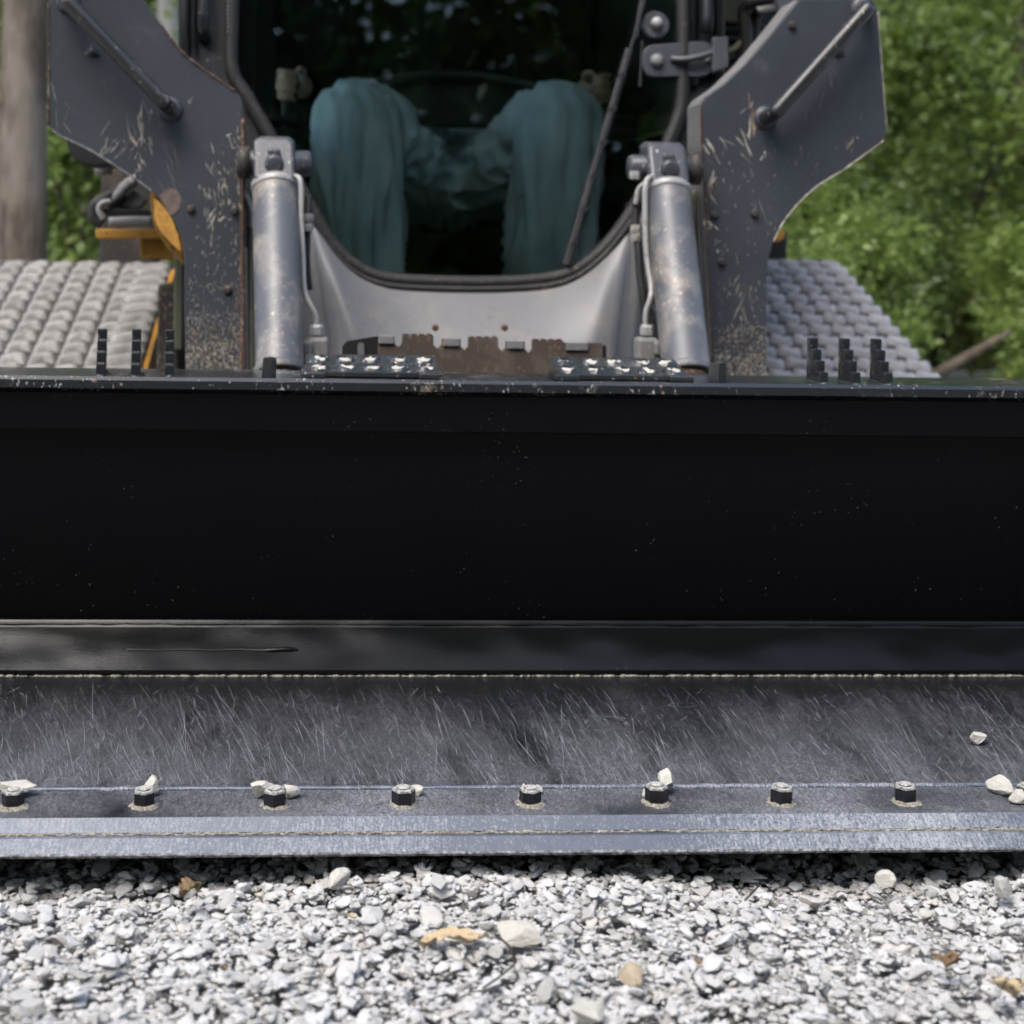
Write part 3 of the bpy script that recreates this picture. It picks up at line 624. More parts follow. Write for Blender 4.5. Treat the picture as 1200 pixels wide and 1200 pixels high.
chips(armL, [(150, 120, 172, 160, 7, 34, 1.3, -10, 0), (118, 150, 160, 185, 8, 24, 1.1, 40, 0), (240, 170, 283, 250, 16, 18, 1.4, -14, 0), (224, 300, 284, 440, 26, 14, 1.0, 6, 0), (218, 400, 285, 442, 420, 2.6, 2.2, 0, 0), (180, 130, 215, 230, 5, 34, .7, -24, 2), (152, 130, 178, 178, 16, 14, 1.8, -12, 0), (112, 160, 150, 182, 16, 13, 1.3, 35, 0), (155, 180, 170, 208, 14, 9, 2.2, 5, 0), (175, 165, 215, 225, 12, 26, .8, -22, 2), (255, 160, 282, 250, 40, 9, 2.0, -12, 0),
    (232, 215, 262, 250, 16, 10, 2.0, -5, 0), (245, 250, 252, 285, 6, 20, 3.0, 2, 0), (255, 255, 270, 265, 4, 10, 4, 60, 0), (60, 100, 80, 150, 5, 26, .9, -18, 0), (85, 60, 130, 140, 8, 16, .6, 15, 2), (219, 250, 284, 340, 60, 5, 1.5, 10, 0),
    (219, 330, 284, 400, 150, 2.6, 1.5, 0, 0), (218, 366, 285, 442, 700, 2.4, 1.7, 0, 0), (218, 380, 285, 442, 260, 3, 1.8, 0, 1), (219, 115, 226, 120, 3, 5, 3, 0, 0), (275, 130, 285, 440, 60, 8, 2, 0, 1), (70, 10, 280, 160, 40, 7, .5, 10, 2), (264, 157, 270, 160, 3, 7, 2, 60, 0)], 5)
chips(armR, [(826, 170, 900, 260, 10, 22, 1.3, -20, 0), (838, 415, 898, 447, 380, 2.6, 2.2, 0, 0), (842, 300, 896, 440, 20, 14, 1.0, 6, 0), (940, 110, 1010, 190, 10, 22, .7, 12, 2), (877, 120, 886, 155, 5, 26, 5, 6, 0), (878, 118, 888, 150, 5, 18, 3, 6, 1), (824, 162, 838, 178, 6, 16, 4.5, -28, 0), (846, 158, 862, 176, 3, 18, 2, -28, 0), (862, 156, 878, 186, 5, 20, 2.4, -25, 0), (886, 178, 898, 186, 5, 8, 4, 10, 0),
    (832, 205, 842, 238, 8, 18, 2.4, 5, 0), (868, 100, 882, 130, 3, 18, .6, 15, 2), (895, 260, 904, 280, 5, 12, 3, -10, 1), (826, 258, 840, 268, 4, 12, 3, -50, 0), (960, 90, 990, 135, 8, 26, .9, 14, 2), (980, 160, 1005, 185, 9, 10, 1.6, 15, 0),
    (845, 150, 910, 300, 70, 4, 1.2, 5, 0), (905, 170, 960, 225, 25, 7, .8, 5, 0), (840, 330, 897, 385, 60, 4, 1.4, 5, 0), (862, 335, 866, 365, 2, 34, 1, 12, 0), (872, 368, 876, 380, 2, 24, 1.2, -15, 0), (838, 382, 898, 447, 520, 2.5, 1.8, 0, 0), (838, 388, 898, 447, 220, 3, 1.8, 0, 1), (920, 20, 1030, 150, 40, 6, .5, 8, 2), (838, 280, 846, 300, 8, 4, 2, 0, 0)], 6)
# --- lift/tilt cylinders
def cylinder(p, q, side, label):
    p, q = Vector(p), Vector(q); ax = (q - p).normalized(); L = (q - p).length
    cyl = lathe(MB(), p + ax * .055, q, [(0, .0445), (.01, .046), (.96, .046), (.965, .049), (.995, .049), (1, .044)], 40).build('tilt_cylinder', 'cylinder_paint', Ld, smooth=True, bevel=.002)
    cyl['label'] = label
    for pol in cyl.data.polygons: pol.use_smooth = len(pol.vertices) == 4
    m = frames(p, q)
    # rod-eye head block with rounded crown
    W = .041; pts = [(-W, -.035), (W, -.035), (W, .052), (W * .7, .062), (-W * .7, .062), (-W, .052)]
    fr_, rt_ = -(m @ Vector((0, 1, 0))), Vector((1, 0, 0)); fr_ = Vector((0, -1, -.08)).normalized()
    base = p + ax * .012
    hb = MB().prism([base + rt_ * x - ax * z - fr_ * .042 for x, z in pts], fr_ * .085).build('cylinder_head', 'head_paint', cyl, bevel=.010, bseg=3)
    lathe(MB(), base + fr_ * .040, base + fr_ * .058, [(0, .0195), (.6, .019), (.9, .016), (1, .012)], 20).build('grease_boss', 'head_paint', hb, smooth=True)
    MB().box(base + fr_ * .046 - ax * .018, (.026, .012, .03)).build('boss_rib', 'head_paint', hb, bevel=.005)
    lathe(MB(), base - rt_ * .075, base + rt_ * .075, [(0, .022), (.05, .026), (.95, .026), (1, .022)], 24).build('pivot_pin', 'head_paint', cyl, smooth=True)
    MB().tube([base - rt_ * (.05 * side), base - rt_ * (.073 * side)], [.033, .033], 20).build('pin_collar', 'dark_iron', cyl, smooth=True)
    lathe(MB(), p + ax * .060, p + ax * .075, [(0, .0468), (.1, .0485), (.9, .0485), (1, .0468)], 40).build('band_clamp', 'silver_pipe', cyl, smooth=True)
    e = lathe(MB(), q - ax * .004, q + ax * .02, [(0, .036), (.5, .040), (1, .034)], 30).build('end_gland', 'rust_edge', cyl, smooth=True)
    return cyl
cL = cylinder(at(322, 185, 3.02), at(328, 440, 2.80), 1, 'cylinder beside the orange-patched arm')
cR = cylinder(at(778, 191, 3.02), at(805, 440, 2.80), -1, 'cylinder beside the wiper')
def pipe(name, pts, r, mat, par, n=6): return MB().tube(smooth_path([at(*p) for p in pts], n), r, 12).build(name, mat, par, smooth=True)
pipe('hydraulic_pipe', [(343, 206, 2.97), (352, 212, 2.955), (353, 250, 2.945), (355, 300, 2.93), (357, 340, 2.91), (364, 358, 2.90), (370, 370, 2.90), (371, 386, 2.90)], .0052, 'silver_pipe', cL)
pipe('hydraulic_pipe', [(766, 206, 2.97), (757, 214, 2.955), (756, 250, 2.945), (758, 300, 2.93), (763, 335, 2.91), (762, 350, 2.90), (757, 366, 2.90), (756, 388, 2.90)], .0056, 'silver_pipe', cR)
pipe('hydraulic_pipe', [(757, 214, 2.975), (748, 222, 2.98), (745, 240, 2.98)], .0050, 'silver_pipe', cR)
pipe('hydraulic_hose', [(746, 236, 2.99), (745, 262, 2.985), (748, 290, 2.97), (750, 320, 2.96), (754, 350, 2.95), (756, 380, 2.95)], .0085, 'hose_rubber', cR)
pipe('hydraulic_hose', [(362, 230, 3.0), (361, 255, 2.985), (359, 300, 2.97), (362, 340, 2.96)], .0075, 'hose_rubber', cL)
for par, px, py, Y in ((cR, 745, 268, 2.975), (cR, 746, 278, 2.972), (cR, 744, 205, 2.98), (cL, 361, 255, 2.975), (cL, 361, 266, 2.972)):
    p = at(px, py, Y); lathe(MB(), p + Vector((0, 0, .008)), p - Vector((0, 0, .008)), [(0, .0105), (.5, .0115), (1, .0105)], 6).build('hose_ferrule', 'silver_pipe', par)
for par, px, sg in ((cL, 371, 1), (cR, 758, -1)):
    p = at(px, 390, 2.90); lathe(MB(), p + Vector((0, 0, .016)), p - Vector((0, 0, .006)), [(0, .011), (.2, .014), (.9, .014), (1, .012)], 6).build('pipe_nut', 'silver_pipe', par, bevel=.001)
    p = at(px + 1 * sg, 410, 2.90); bx = MB().box(p, (.042, .045, .05)); bx.build('port_block', 'flange_paint', par, bevel=.007)
    p2 = at(px - 14 * sg if sg > 0 else px + 16, 408, 2.88); MB().box(p2, (.03, .03, .03)).build('port_boss', 'flange_paint', par, bevel=.006)
    p3 = at(px, 432, 2.88); MB().box(p3, (.062, .05, .04)).build('port_base', 'dark_iron', par, bevel=.006)
pipe('hydraulic_pipe', [(284, 226, 3.12), (290, 236, 3.10), (293, 252, 3.09), (293, 266, 3.09)], .0075, 'silver_pipe', cL)
pipe('hydraulic_pipe', [(293, 262, 3.10), (293.5, 340, 3.08), (295, 460, 3.06)], .0062, 'olive', cL)
pipe('hydraulic_hose', [(286, 290, 3.12), (287, 380, 3.12), (288, 460, 3.12)], .006, 'silver_pipe', cL)
pipe('hydraulic_hose', [(812, 222, 3.10), (815, 300, 3.09), (822, 400, 3.08), (828, 460, 3.08)], .009, 'olive', cR)
# --- wiper, latch, hinge hardware
def gstrip(name, x0, y0, x1, y1, w, h, off, mat, par=Ld, bev=.001):
    a, b = gp(x0, y0, off), gp(x1, y1, off); d = (b - a).normalized(); s_ = d.cross(GN).normalized()
    return MB().prism([a - s_ * w / 2, a + s_ * w / 2, b + s_ * w / 2, b - s_ * w / 2], GN * h).build(name, mat, par, bevel=bev)
wip = gstrip('wiper', 736, 60, 662, 313, .017, .010, .012, 'wiper_rubber', bev=.003)
gstrip('wiper_spine', 738, 52, 664, 312, .006, .009, .021, 'cab_dark', wip); gstrip('wiper_arm', 760, -60, 742, 48, .010, .010, .02, 'wiper_rubber', wip); gstrip('wiper_arm', 753, 0, 728, 90, .007, .007, .026, 'cab_dark', wip)
for u in (.15, .3, .45, .6, .75, .9): gstrip('wiper_claw', 738 - 74 * u + 1, 52 + 260 * u - 2, 738 - 74 * u - 1, 52 + 260 * u + 3, .016, .012, .018, 'cab_dark', wip)
gstrip('hinge_rod', 751, 50, 748, 103, .004, .005, .012, 'wiper_rubber', wip)
lt = MB().prism(round_poly([gp(x, y, .008) for x, y in [(751, 56), (832, 50), (832, 92), (751, 92)]], .028), GN * .012).build('door_latch', 'head_paint', Ld, bevel=.002)
MB().prism([gp(x, y, .022) for x, y in [(830, 49), (848, 49), (848, 84), (830, 90)]], GN * .02).build('latch_lug', 'head_paint', lt, bevel=.003)
MB().tube(smooth_path([gp(784, 72, .022), gp(800, 74, .034), gp(820, 70, .036), gp(834, 64, .03)], 5), .008, 8).build('latch_lever', 'head_paint', lt, smooth=True)
for x, y, r_, nm in ((767, 74, .015, 'latch_bolt'), (767, 30, .013, 'hinge_bolt')):
    lathe(MB(), gp(x, y, .015), gp(x, y, .036), [(0, r_), (.6, r_), (.85, r_ * .8), (1, r_ * .4)], 14).build(nm, 'silver_pipe' if y < 50 else 'flange_paint', lt, smooth=True)
lathe(MB(), gp(767, 31, .004), gp(767, 31, .016), [(0, .032), (.7, .032), (1, .029)], 32).build('hinge_disc', 'head_paint', lt)
p = gp(805, 70, .0); MB().tube([p, p + Vector((.09, -.02, -.005))], .012, 12).build('latch_pin', 'silver_pipe', lt, smooth=True)
# --- body behind the right-hand side of the cab
MB().box(at(855, -20, 3.75), (.11, .05, .20)).build('side_box', 'olive', Ld, bevel=.01)
MB().box(at(905, 70, 3.80), (.30, .06, .28)).build('side_grille', 'cab_dark', Ld, bevel=.01)
for k in range(7): MB().box(at(905, 35 + k * 11, 3.76), (.26, .02, .010)).build('grille_bar', 'hose_rubber', Ld)
pipe('hydraulic_hose', [(872, 95, 3.5), (874, 40, 3.5), (872, 12, 3.5), (885, 2, 3.48), (915, -2, 3.46), (950, -8, 3.5)], .016, 'hose_rubber', Ld)
pipe('hydraulic_hose', [(882, 80, 3.52), (884, 35, 3.52), (889, 14, 3.5), (910, 4, 3.46), (945, 2, 3.5)], .014, 'hose_rubber', Ld)
pipe('hydraulic_pipe', [(888, 12, 3.44), (905, 9, 3.44), (930, 6, 3.44), (955, 5, 3.44)], .0075, 'silver_pipe', Ld)
pipe('hydraulic_pipe', [(845, 62, 3.5), (860, 58, 3.5), (870, 48, 3.5)], .008, 'olive', Ld)
# --- body on the side with the orange bracket
MB().prism(smooth_path([at(x, y, 3.30) for x, y in [(77, 150), (78, 170), (86, 186), (100, 194), (120, 196), (150, 190)]], 4) + [at(150, 150, 3.30)], (0, .10, 0)).build('work_lamp', 'hose_rubber', Ld, bevel=.01)
MB().box(at(153, 262, 4.35), (.16, .1, .36)).build('side_column', 'dark_iron', Ld, bevel=.01)
MB().prism(round_poly([at(x, y, 3.45) for x, y in [(112, 268), (192, 268), (192, 280), (112, 280)]], .006), (0, .22, 0)).build('orange_step', 'orange_paint', Ld, bevel=.004)
MB().box(at(190, 292, 3.55), (.09, .12, .045)).build('orange_bracket', 'orange_paint', Ld, bevel=.004)
MB().prism([at(x, y, 3.22) for x, y in [(176, 225), (184, 228), (196, 262), (216, 285), (216, 312), (196, 290), (182, 268), (177, 250)]], (0, .10, 0)).build('orange_guard', 'orange_paint', Ld, bevel=.004)
pipe('grease_rod', [(128, 260, 3.46), (150, 259, 3.46), (178, 259, 3.46)], .0115, 'silver_pipe', Ld)
pipe('hydraulic_hose', [(120, 262, 3.5), (112, 256, 3.5), (110, 246, 3.5), (117, 236, 3.5), (140, 225, 3.52)], .015, 'hose_rubber', Ld)
pipe('hydraulic_pipe', [(122, 256, 3.47), (116, 246, 3.47), (120, 238, 3.47), (130, 236, 3.47)], .007, 'silver_pipe', Ld)
pipe('hydraulic_hose', [(128, 240, 3.52), (140, 228, 3.5), (148, 218, 3.5), (158, 212, 3.5)], .013, 'flange_paint', Ld)
for x, y, s_ in ((140, 238, .05), (150, 243, .04), (160, 234, .045), (147, 250, .05)): MB().box(at(x, y, 3.53), (s_, .04, s_ * .7), Matrix.Rotation(R(x * 7), 3, 'Y')).build('valve_block', 'rust_plate' if x < 150 else 'flange_paint', Ld, bevel=.008)
MB().tube([at(140, 222, 3.52), at(152, 214, 3.5), at(162, 208, 3.5)], [.010, .014, .010], 8).build('valve_stem', 'flange_paint', Ld, smooth=True)
MB().box(at(149, 250, 3.49), (.12, .03, .02)).build('valve_bar', 'hose_rubber', Ld, bevel=.003)
lathe(MB(), at(121, 205, 3.55), at(121, 188, 3.55), [(0, .02), (.5, .022), (1, .02)], 12).build('filler_cap', 'flange_paint', Ld, smooth=True)
MB().prism(round_poly([at(x, y, 3.60) for x, y in [(890, 268), (916, 268), (922, 275), (916, 283), (890, 284)]], .01), (0, .1, 0)).build('orange_step', 'orange_paint', Ld, bevel=.004)
MB().box(at(905, 310, 4.4), (.06, .1, .20)).build('side_column', 'hose_rubber', Ld, bevel=.006)
# chassis between the tracks
MB().box((.32, 3.75, .36), (1.10, .60, .40)).build('chassis', 'dark_iron', Ld, bevel=.02)
MB().box(at(202, 395, 3.55), (.05, .2, .25)).build('track_gap_shade', 'dark_iron', Ld, bevel=.006)  # dark block put in as the shade of the gap beside the track
MB().box(at(211, 330, 3.35), (.02, .06, .30)).build('chassis_post', 'olive', Ld, bevel=.004)
# --- rubber tracks
def make_track(x_in, x_out, sgn, lugmat, band_label, prof_top, prof_bot, lug_px, slant):
    # side profile: ground run, nose, sloped front run, level top run, back
    (yt, zt), (yb, zb) = prof_top, prof_bot
    path = [(yb - .30, .03), (yb - .38, .10), (yb - .36, zb - .20), (yb - .22, zb - .09), (yb, zb), (yt, zt), (yt + .15, zt - .004), (yt + .9, zt - .03), (yt + 1.05, zt - .15), (yt + .9, .05)]
    pr = smooth_path([Vector((0, y, z)) for y, z in path + path[:1]], 5)[:-1]
    vs_ = []; n = len(pr); cxm = Vector((0, sum(p.y for p in pr) / n, sum(p.z for p in pr) / n))
    for p in pr:
        inn = p + (cxm - p).normalized() * .03
        xe = x_out - .014 * (1 if x_out > x_in else -1); vs_ += [(x_in, p.y, p.z), (xe, p.y, p.z), (xe, inn.y, inn.z), (x_in, inn.y, inn.z)]
    band = MB().add(vs_, [(k * 4 + q, k * 4 + (q + 1) % 4, ((k + 1) % n) * 4 + (q + 1) % 4, ((k + 1) % n) * 4 + q) for k in range(n) for q in range(4)]).build('rubber_track', 'track_band', Ld)
    band['label'] = band_label
    # one lug: a rounded bar, kinked a little, shared by all
    def lugmesh(wd, seed):
        rnd = random.Random(seed); mb = MB(); nx_, ny_ = 9, 6; vs2 = []
        for j in range(ny_):
            for i in range(nx_):
                u = i / (nx_ - 1) * 2 - 1; v = j / (ny_ - 1) * 2 - 1
                h = .0175 * (1 - abs(v) ** 6) ** .5 * (1 - abs(u) ** 12) ** .5
                vs2.append((u * wd / 2 * (1 - .06 * abs(v)), v * .0205 + .009 * math.sin(u * 2.6 + .7) * slant, h + rnd.uniform(-.0012, .0012)))
        mb.add(vs2, [(j * nx_ + i, j * nx_ + i + 1, (j + 1) * nx_ + i + 1, (j + 1) * nx_ + i) for j in range(ny_ - 1) for i in range(nx_ - 1)])
        me = bpy.data.meshes.new('lug'); me.from_pydata(mb.v, [], mb.f); me.materials.append(M[lugmat]); me.polygons.foreach_set('use_smooth', [True] * len(me.polygons)); return me
    W = abs(x_out - x_in); nl = lug_px; 
    d = Vector((0, yt - yb, zt - zb)); L = d.length; d.normalize(); nrm = Vector((1, 0, 0)).cross(d)
    if nrm.z < 0: nrm = -nrm
    pitch = .0685; rows = int(L / pitch) + 8
    meshes = [lugmesh(W / nl * .97, s_) for s_ in range(5)]
    wide = lugmesh(W / nl * 1.45, 9)
    for r_ in range(rows):
        s0 = (r_ - 2.5) * pitch
        base = Vector((0, yb, zb)) + d * s0 + nrm * .0
        if s0 > L: base = Vector((0, yt, zt)) + Vector((0, 1, -.05)).normalized() * (s0 - L); 
        for k in range(nl):
            off = (r_ % 9) * .012 * slant if nl else 0
            last = (k == 0 and sgn < 0)
            x = x_in + (x_out - x_in) * (k + .5) / nl + (off if 0 < k < nl - 1 else 0) * .0
            jx = W / nl * (.30 if k % 2 else -.0) * 0
            o = link('lug', wide if (k == 0 and sgn < 0) else random.choice(meshes), None)
            m = Matrix((( 1, 0, nrm.x, 0), (0, d.y, nrm.y, 0), (0, d.z, nrm.z, 0), (0, 0, 0, 1)))
            mm = m.to_3x3().to_4x4(); mm.translation = base + d * random.uniform(-.003, .003) + Vector((x + (-.012 if k == 0 and sgn < 0 else 0), 0, 0))
            o.matrix_basis = mm @ Matrix.Rotation(R(random.uniform(-3.5, 3.5) + 1 * slant), 4, 'Z'); adopt(o, band)
    return band
bt, bb = at(985, 300, 4.20), at(1112, 447, 3.48)
xo = (bt.x + bb.x) / 2
trR = make_track(xo - .60, xo, 1, 'track_lug_skylit', 'track with bluish grey lugs', (4.20, bt.z - .032), (3.48, bb.z - .012), 10, -1)
lt_, lb_ = at(183, 303, 4.20), at(178, 440, 3.48)
xi = (lt_.x + lb_.x) / 2
trL = make_track(xi, xi - .60, -1, 'track_lug_warm', 'track with pale dusty lugs beside the orange frame edge', (4.20, lt_.z - .032), (3.48, lb_.z - .012), 9, 1)
MB().prism([(xi + .004, 3.40, lb_.z - .12), (xi + .004, 3.46, lb_.z - .03), (xi + .004, 4.2, lt_.z - .03), (xi + .004, 4.2, lt_.z - .12)], (.012, 0, 0)).build('track_frame_edge', 'orange_paint', Ld)
# --- cab shell and interior
MB().box((.34, 4.80, 1.25), (1.05, .04, 1.5)).build('cab_rear', 'cab_dark', Ld)
for c_, z_ in (((.34, 3.42, 2.05), (1.12, .10, .05)), ((.34, 4.145, 2.05), (1.12, 1.35, .05))): MB().box(c_, z_).build('roof_beam', 'cab_dark', Ld, bevel=.01)
MB().box((.34, 4.06, .600), (1.0, 1.44, .03)).build('cab_floor', 'cab_floor', Ld)
for x in (-.20, .87):
    MB().box((x, 4.1, .82), (.03, 1.36, .46)).build('cab_side', 'cab_dark', Ld)
    MB().box((x, 4.1, 1.54), (.012, 1.28, .96)).build('side_window_panel', 'tinted_glass' if x < 0 else 'console', Ld)  # one side glazed, the other closed by an added opaque dark panel
for x in (-.19, .86):
    for y in (3.44, 4.76): MB().box((x, y, 1.4), (.05, .05, 1.3)).build('cab_pillar', 'cab_dark', Ld)
sx = .335
MB().box((sx, 4.22, .84), (.50, .48, .12)).build('seat_base', 'seat_vinyl', Ld, bevel=.04, bseg=3)
MB().box((sx, 4.52, 1.22), (.48, .12, .72), Matrix.Rotation(R(-8), 3, 'X')).build('seat_back', 'seat_vinyl', Ld, bevel=.05, bseg=3)
pipe('arch_tube', [(372, 150, 3.72), (385, 122, 3.72), (420, 100, 3.72), (520, 87, 3.72), (600, 95, 3.72), (645, 112, 3.72), (660, 150, 3.72)], .011, 'console', Ld)  # dark arch added for a curved line of unknown origin
MB().prism([at(x, y, 3.74) for x, y in [(390, 128), (425, 104), (520, 91), (600, 99), (645, 118), (645, 150), (390, 150)]], (0, .03, 0)).build('arch_panel', 'seat_vinyl', Ld, bevel=.01)
for px in (338, 712):
    s_ = -1 if px < 500 else 1
    q = at(px, 175, 3.85); MB().box((q.x + .03 * s_, 3.95, .93), (.14, .5, .16)).build('control_console', 'console', Ld, bevel=.03)
    for k in range(4): MB().box(at(px + 12 * s_, 140 + k * 14, 3.68), (.09, .02, .018)).build('console_rib', 'console', Ld, bevel=.004)
    q = at(px, 130, 3.74); j = MB().tube([q + Vector((0, .02, -.12)), q + Vector((0, .0, -.03)), q + Vector((0, -.01, .03)), q + Vector((0, -.012, .075)), q + Vector((0, -.01, .10))], [.012, .016, .021, .027, .018], 14).build('joystick', 'hose_rubber', Ld, smooth=True)

# ------------------------------------------------------------------ person in the cab
person = thing('person', (.335, 4.0, .615), 'seated person in faded blue jeans and dark shirt behind the tinted windscreen', 'person')
KL, KR = at(419, 140, 3.66), at(654, 143, 3.66); AL, AR = at(424, 345, 3.56), at(648, 345, 3.56)
HL, HR = Vector((.335 - .10, 4.12, .97)), Vector((.335 + .10, 4.12, .97)); PEL = Vector((.335, 4.18, 1.0))
def skin_mesh(chain):     # chain: list of (parent index or -1, pos, radius)
    me = bpy.data.meshes.new('tmp'); me.from_pydata([tuple(c[1]) for c in chain], [(c[0], i) for i, c in enumerate(chain) if c[0] >= 0], [])
    o = bpy.data.objects.new('tmp', me); COL.objects.link(o)
    o.modifiers.new('s', 'SKIN'); sd = o.modifiers.new('u', 'SUBSURF'); sd.levels = sd.render_levels = 2
    sv = me.skin_vertices[0].data
    for i, c in enumerate(chain): r_ = c[2]; sv[i].radius = r_ if isinstance(r_, tuple) else (r_, r_); sv[i].use_root = (i == 0)
    dg = bpy.context.evaluated_depsgraph_get(); out = bpy.data.meshes.new_from_object(o.evaluated_get(dg)); bpy.data.objects.remove(o); return out
def voxel(meshes, size, smooth=6):
    bm = bmesh.new()
    for m_ in meshes: bm.from_mesh(m_)
    me = bpy.data.meshes.new('tmp'); bm.to_mesh(me); bm.free(); o = bpy.data.objects.new('tmp', me); COL.objects.link(o)
    r_ = o.modifiers.new('r', 'REMESH'); r_.mode = 'VOXEL'; r_.voxel_size = size; s_ = o.modifiers.new('s', 'SMOOTH'); s_.iterations = smooth; s_.factor = .5
    dg = bpy.context.evaluated_depsgraph_get(); out = bpy.data.meshes.new_from_object(o.evaluated_get(dg)); bpy.data.objects.remove(o); return out
def tmesh(path, rr, seg=24):
    mb = MB().tube(path, rr, seg); me = bpy.data.meshes.new('tmp'); me.from_pydata(mb.v, [], mb.f)
    bm = bmesh.new(); bm.from_mesh(me); bmesh.ops.recalc_face_normals(bm, faces=bm.faces); bm.to_mesh(me); bm.free(); return me
hl_, hr_ = at(343, 100, 3.735), at(697, 104, 3.735)      # hands on the joysticks
SH = Vector((.335, 4.30, 1.46)); shL, shR = SH + Vector((-.19, 0, 0)), SH + Vector((.19, 0, 0))
elL, elR = Vector((.335 - .31, 4.10, 1.18)), Vector((.335 + .37, 4.10, 1.18))
wl_, wr_ = hl_ + Vector((.005, .085, .005)), hr_ + Vector((-.005, .085, .005))
body = [(-1, PEL, .13), (0, Vector((.335, 4.26, 1.2)), .135), (1, SH + Vector((0, 0, -.03)), .13), (2, SH + Vector((0, -.01, .10)), .058), (3, SH + Vector((0, -.03, .20)), .085), (4, SH + Vector((0, -.035, .32)), .07),
    (2, shL, .07), (6, elL, .047), (7, wl_, .030), (2, shR, .07), (9, elR, .047), (10, wr_, .030), (0, HL, .085), (12, KL + Vector((0, .05, -.02)), .06), (13, AL, .04), (14, AL + Vector((0, -.02, -.08)), .04), (0, HR, .085), (16, KR + Vector((0, .05, -.02)), .06), (17, AR, .04), (18, AR + Vector((0, -.02, -.08)), .04)]
parts = [skin_mesh(body)]
def hand(wr, c, s_):       # fingers wrap the stick: palm behind, knuckles to the outside, curled to the front
    ms = [skin_mesh([(-1, wr, .028), (0, wr.lerp(c, .5) + Vector((.012 * s_, 0, 0)), (.034, .022)), (1, c + Vector((.028 * s_, .012, .0)), (.036, .018))])]
    for k in range(4):
        z = .034 - k * .021; r_ = (.0096, .0100, .0096, .0084)[k]; ln = (.9, 1, .95, .8)[k]
        a = c + Vector((.030 * s_, .010, z)); b = c + Vector((.034 * s_, -.022 * ln, z - .002)); d = c + Vector((.010 * s_, -.040 * ln, z - .006)); e = c + Vector((-.014 * s_ * ln, -.030 * ln, z - .009))
        ms.append(skin_mesh([(-1, a, r_), (0, b, r_), (1, d, r_ * .95), (2, e, r_ * .8)]))
    a = c + Vector((.010 * s_, .030, .02)); ms.append(skin_mesh([(-1, a, .013), (0, c + Vector((-.024 * s_, .012, .030)), .0115), (1, c + Vector((-.026 * s_, -.016, .036)), .0100), (2, c + Vector((-.012 * s_, -.036, .040)), .0085)]))
    return ms
parts += hand(wl_, hl_, -1) + hand(wr_, hr_, 1)
fc = SH + Vector((0, -.035, .24))    # face
parts += [tmesh([fc + Vector((0, -.075, .035)), fc + Vector((0, -.10, -.005)), fc + Vector((0, -.075, -.015))], [.008, .015, .008], 10)]
for s_ in (-1, 1): parts.append(tmesh([fc + Vector((.082 * s_, .01, .03)), fc + Vector((.09 * s_, .015, .0)), fc + Vector((.082 * s_, .01, -.03))], [.012, .016, .010], 8))
me = voxel(parts, .0055, 2); me.materials.append(M['skin']); me.polygons.foreach_set('use_smooth', [True] * len(me.polygons)); bd = link('body', me, person)
for s_ in (-1, 1): lathe(MB(), fc + Vector((.032 * s_, -.066, .03)), fc + Vector((.032 * s_, -.080, .03)), [(0, .012), (.6, .011), (1, .004)], 12).build('eye', 'hose_rubber', bd, smooth=True)
me = voxel([tmesh([fc + Vector((0, .02, .0)), fc + Vector((0, .015, .06)), fc + Vector((0, .0, .115))], [.086, .098, .05])], .01, 4); me.materials.append(M['hair']); link('hair', me, person)
# shirt
me = voxel([tmesh([Vector((.335, 4.22, .98)), Vector((.335, 4.20, 1.05)), Vector((.335, 4.24, 1.2)), SH + Vector((0, 0, -.06)), SH + Vector((0, -.0, .06))], [.19, .20, .20, .19, .10]), tmesh([shL + Vector((.08, 0, 0)), shL, elL.lerp(shL, .45), elL, elL.lerp(wl_, .85)], [.10, .088, .072, .066, .048]), tmesh([shR - Vector((.08, 0, 0)), shR, elR.lerp(shR, .45), elR, elR.lerp(wr_, .85)], [.10, .088, .072, .066, .048])], .014, 6)
me.materials.append(M['dark_shirt']); me.polygons.foreach_set('use_smooth', [True] * len(me.polygons)); link('shirt', me, person)
# jeans: both legs and seat fused into one skin, folds pushed in along each bone
def leg(H, K, A):
    inn = Vector(((.335 - K.x) * .16, 0, -.035))
    pts = smooth_path([H + Vector((0, .05, 0)), H.lerp(K, .5) + inn, K + Vector((0, .04, -.004)), K + Vector((0, -.03, -.06)), K.lerp(A, .5), A, A + Vector((0, -.01, -.06))], 5); n = len(pts)
    rr = []
    for i in range(n):
        u = i / (n - 1); rr.append(np.interp(u, [0, .17, .33, .42, .5, .67, .85, 1], [.135, .130, .110, .106, .106, .100, .090, .088]))
    return tmesh(pts, [float(x) for x in rr])
me = voxel([leg(HL, KL, AL), leg(HR, KR, AR), tmesh([Vector((.335 - .15, 4.04, .955)), Vector((.335, 3.97, .935)), Vector((.335 + .15, 4.04, .955))], [.13, .135, .13]), tmesh([KL + Vector((.06, .05, -.03)), (KL + Vector((.335, 3.96, .94))) * .5 + Vector((0, 0, -.005)), Vector((.335, 3.99, .945)), (KR + Vector((.335, 3.96, .94))) * .5 + Vector((0, 0, -.005)), KR + Vector((-.06, .05, -.03))], [.055, .095, .12, .095, .055]), tmesh([Vector((.335, 4.20, .95)), Vector((.335, 4.20, 1.10))], [.18, .17])], .0085, 10)
nv = len(me.vertices); co = np.empty(nv * 3); me.vertices.foreach_get('co', co); co = co.reshape(-1, 3); nm = np.empty(nv * 3); me.vertices.foreach_get('normal', nm); nm = nm.reshape(-1, 3)
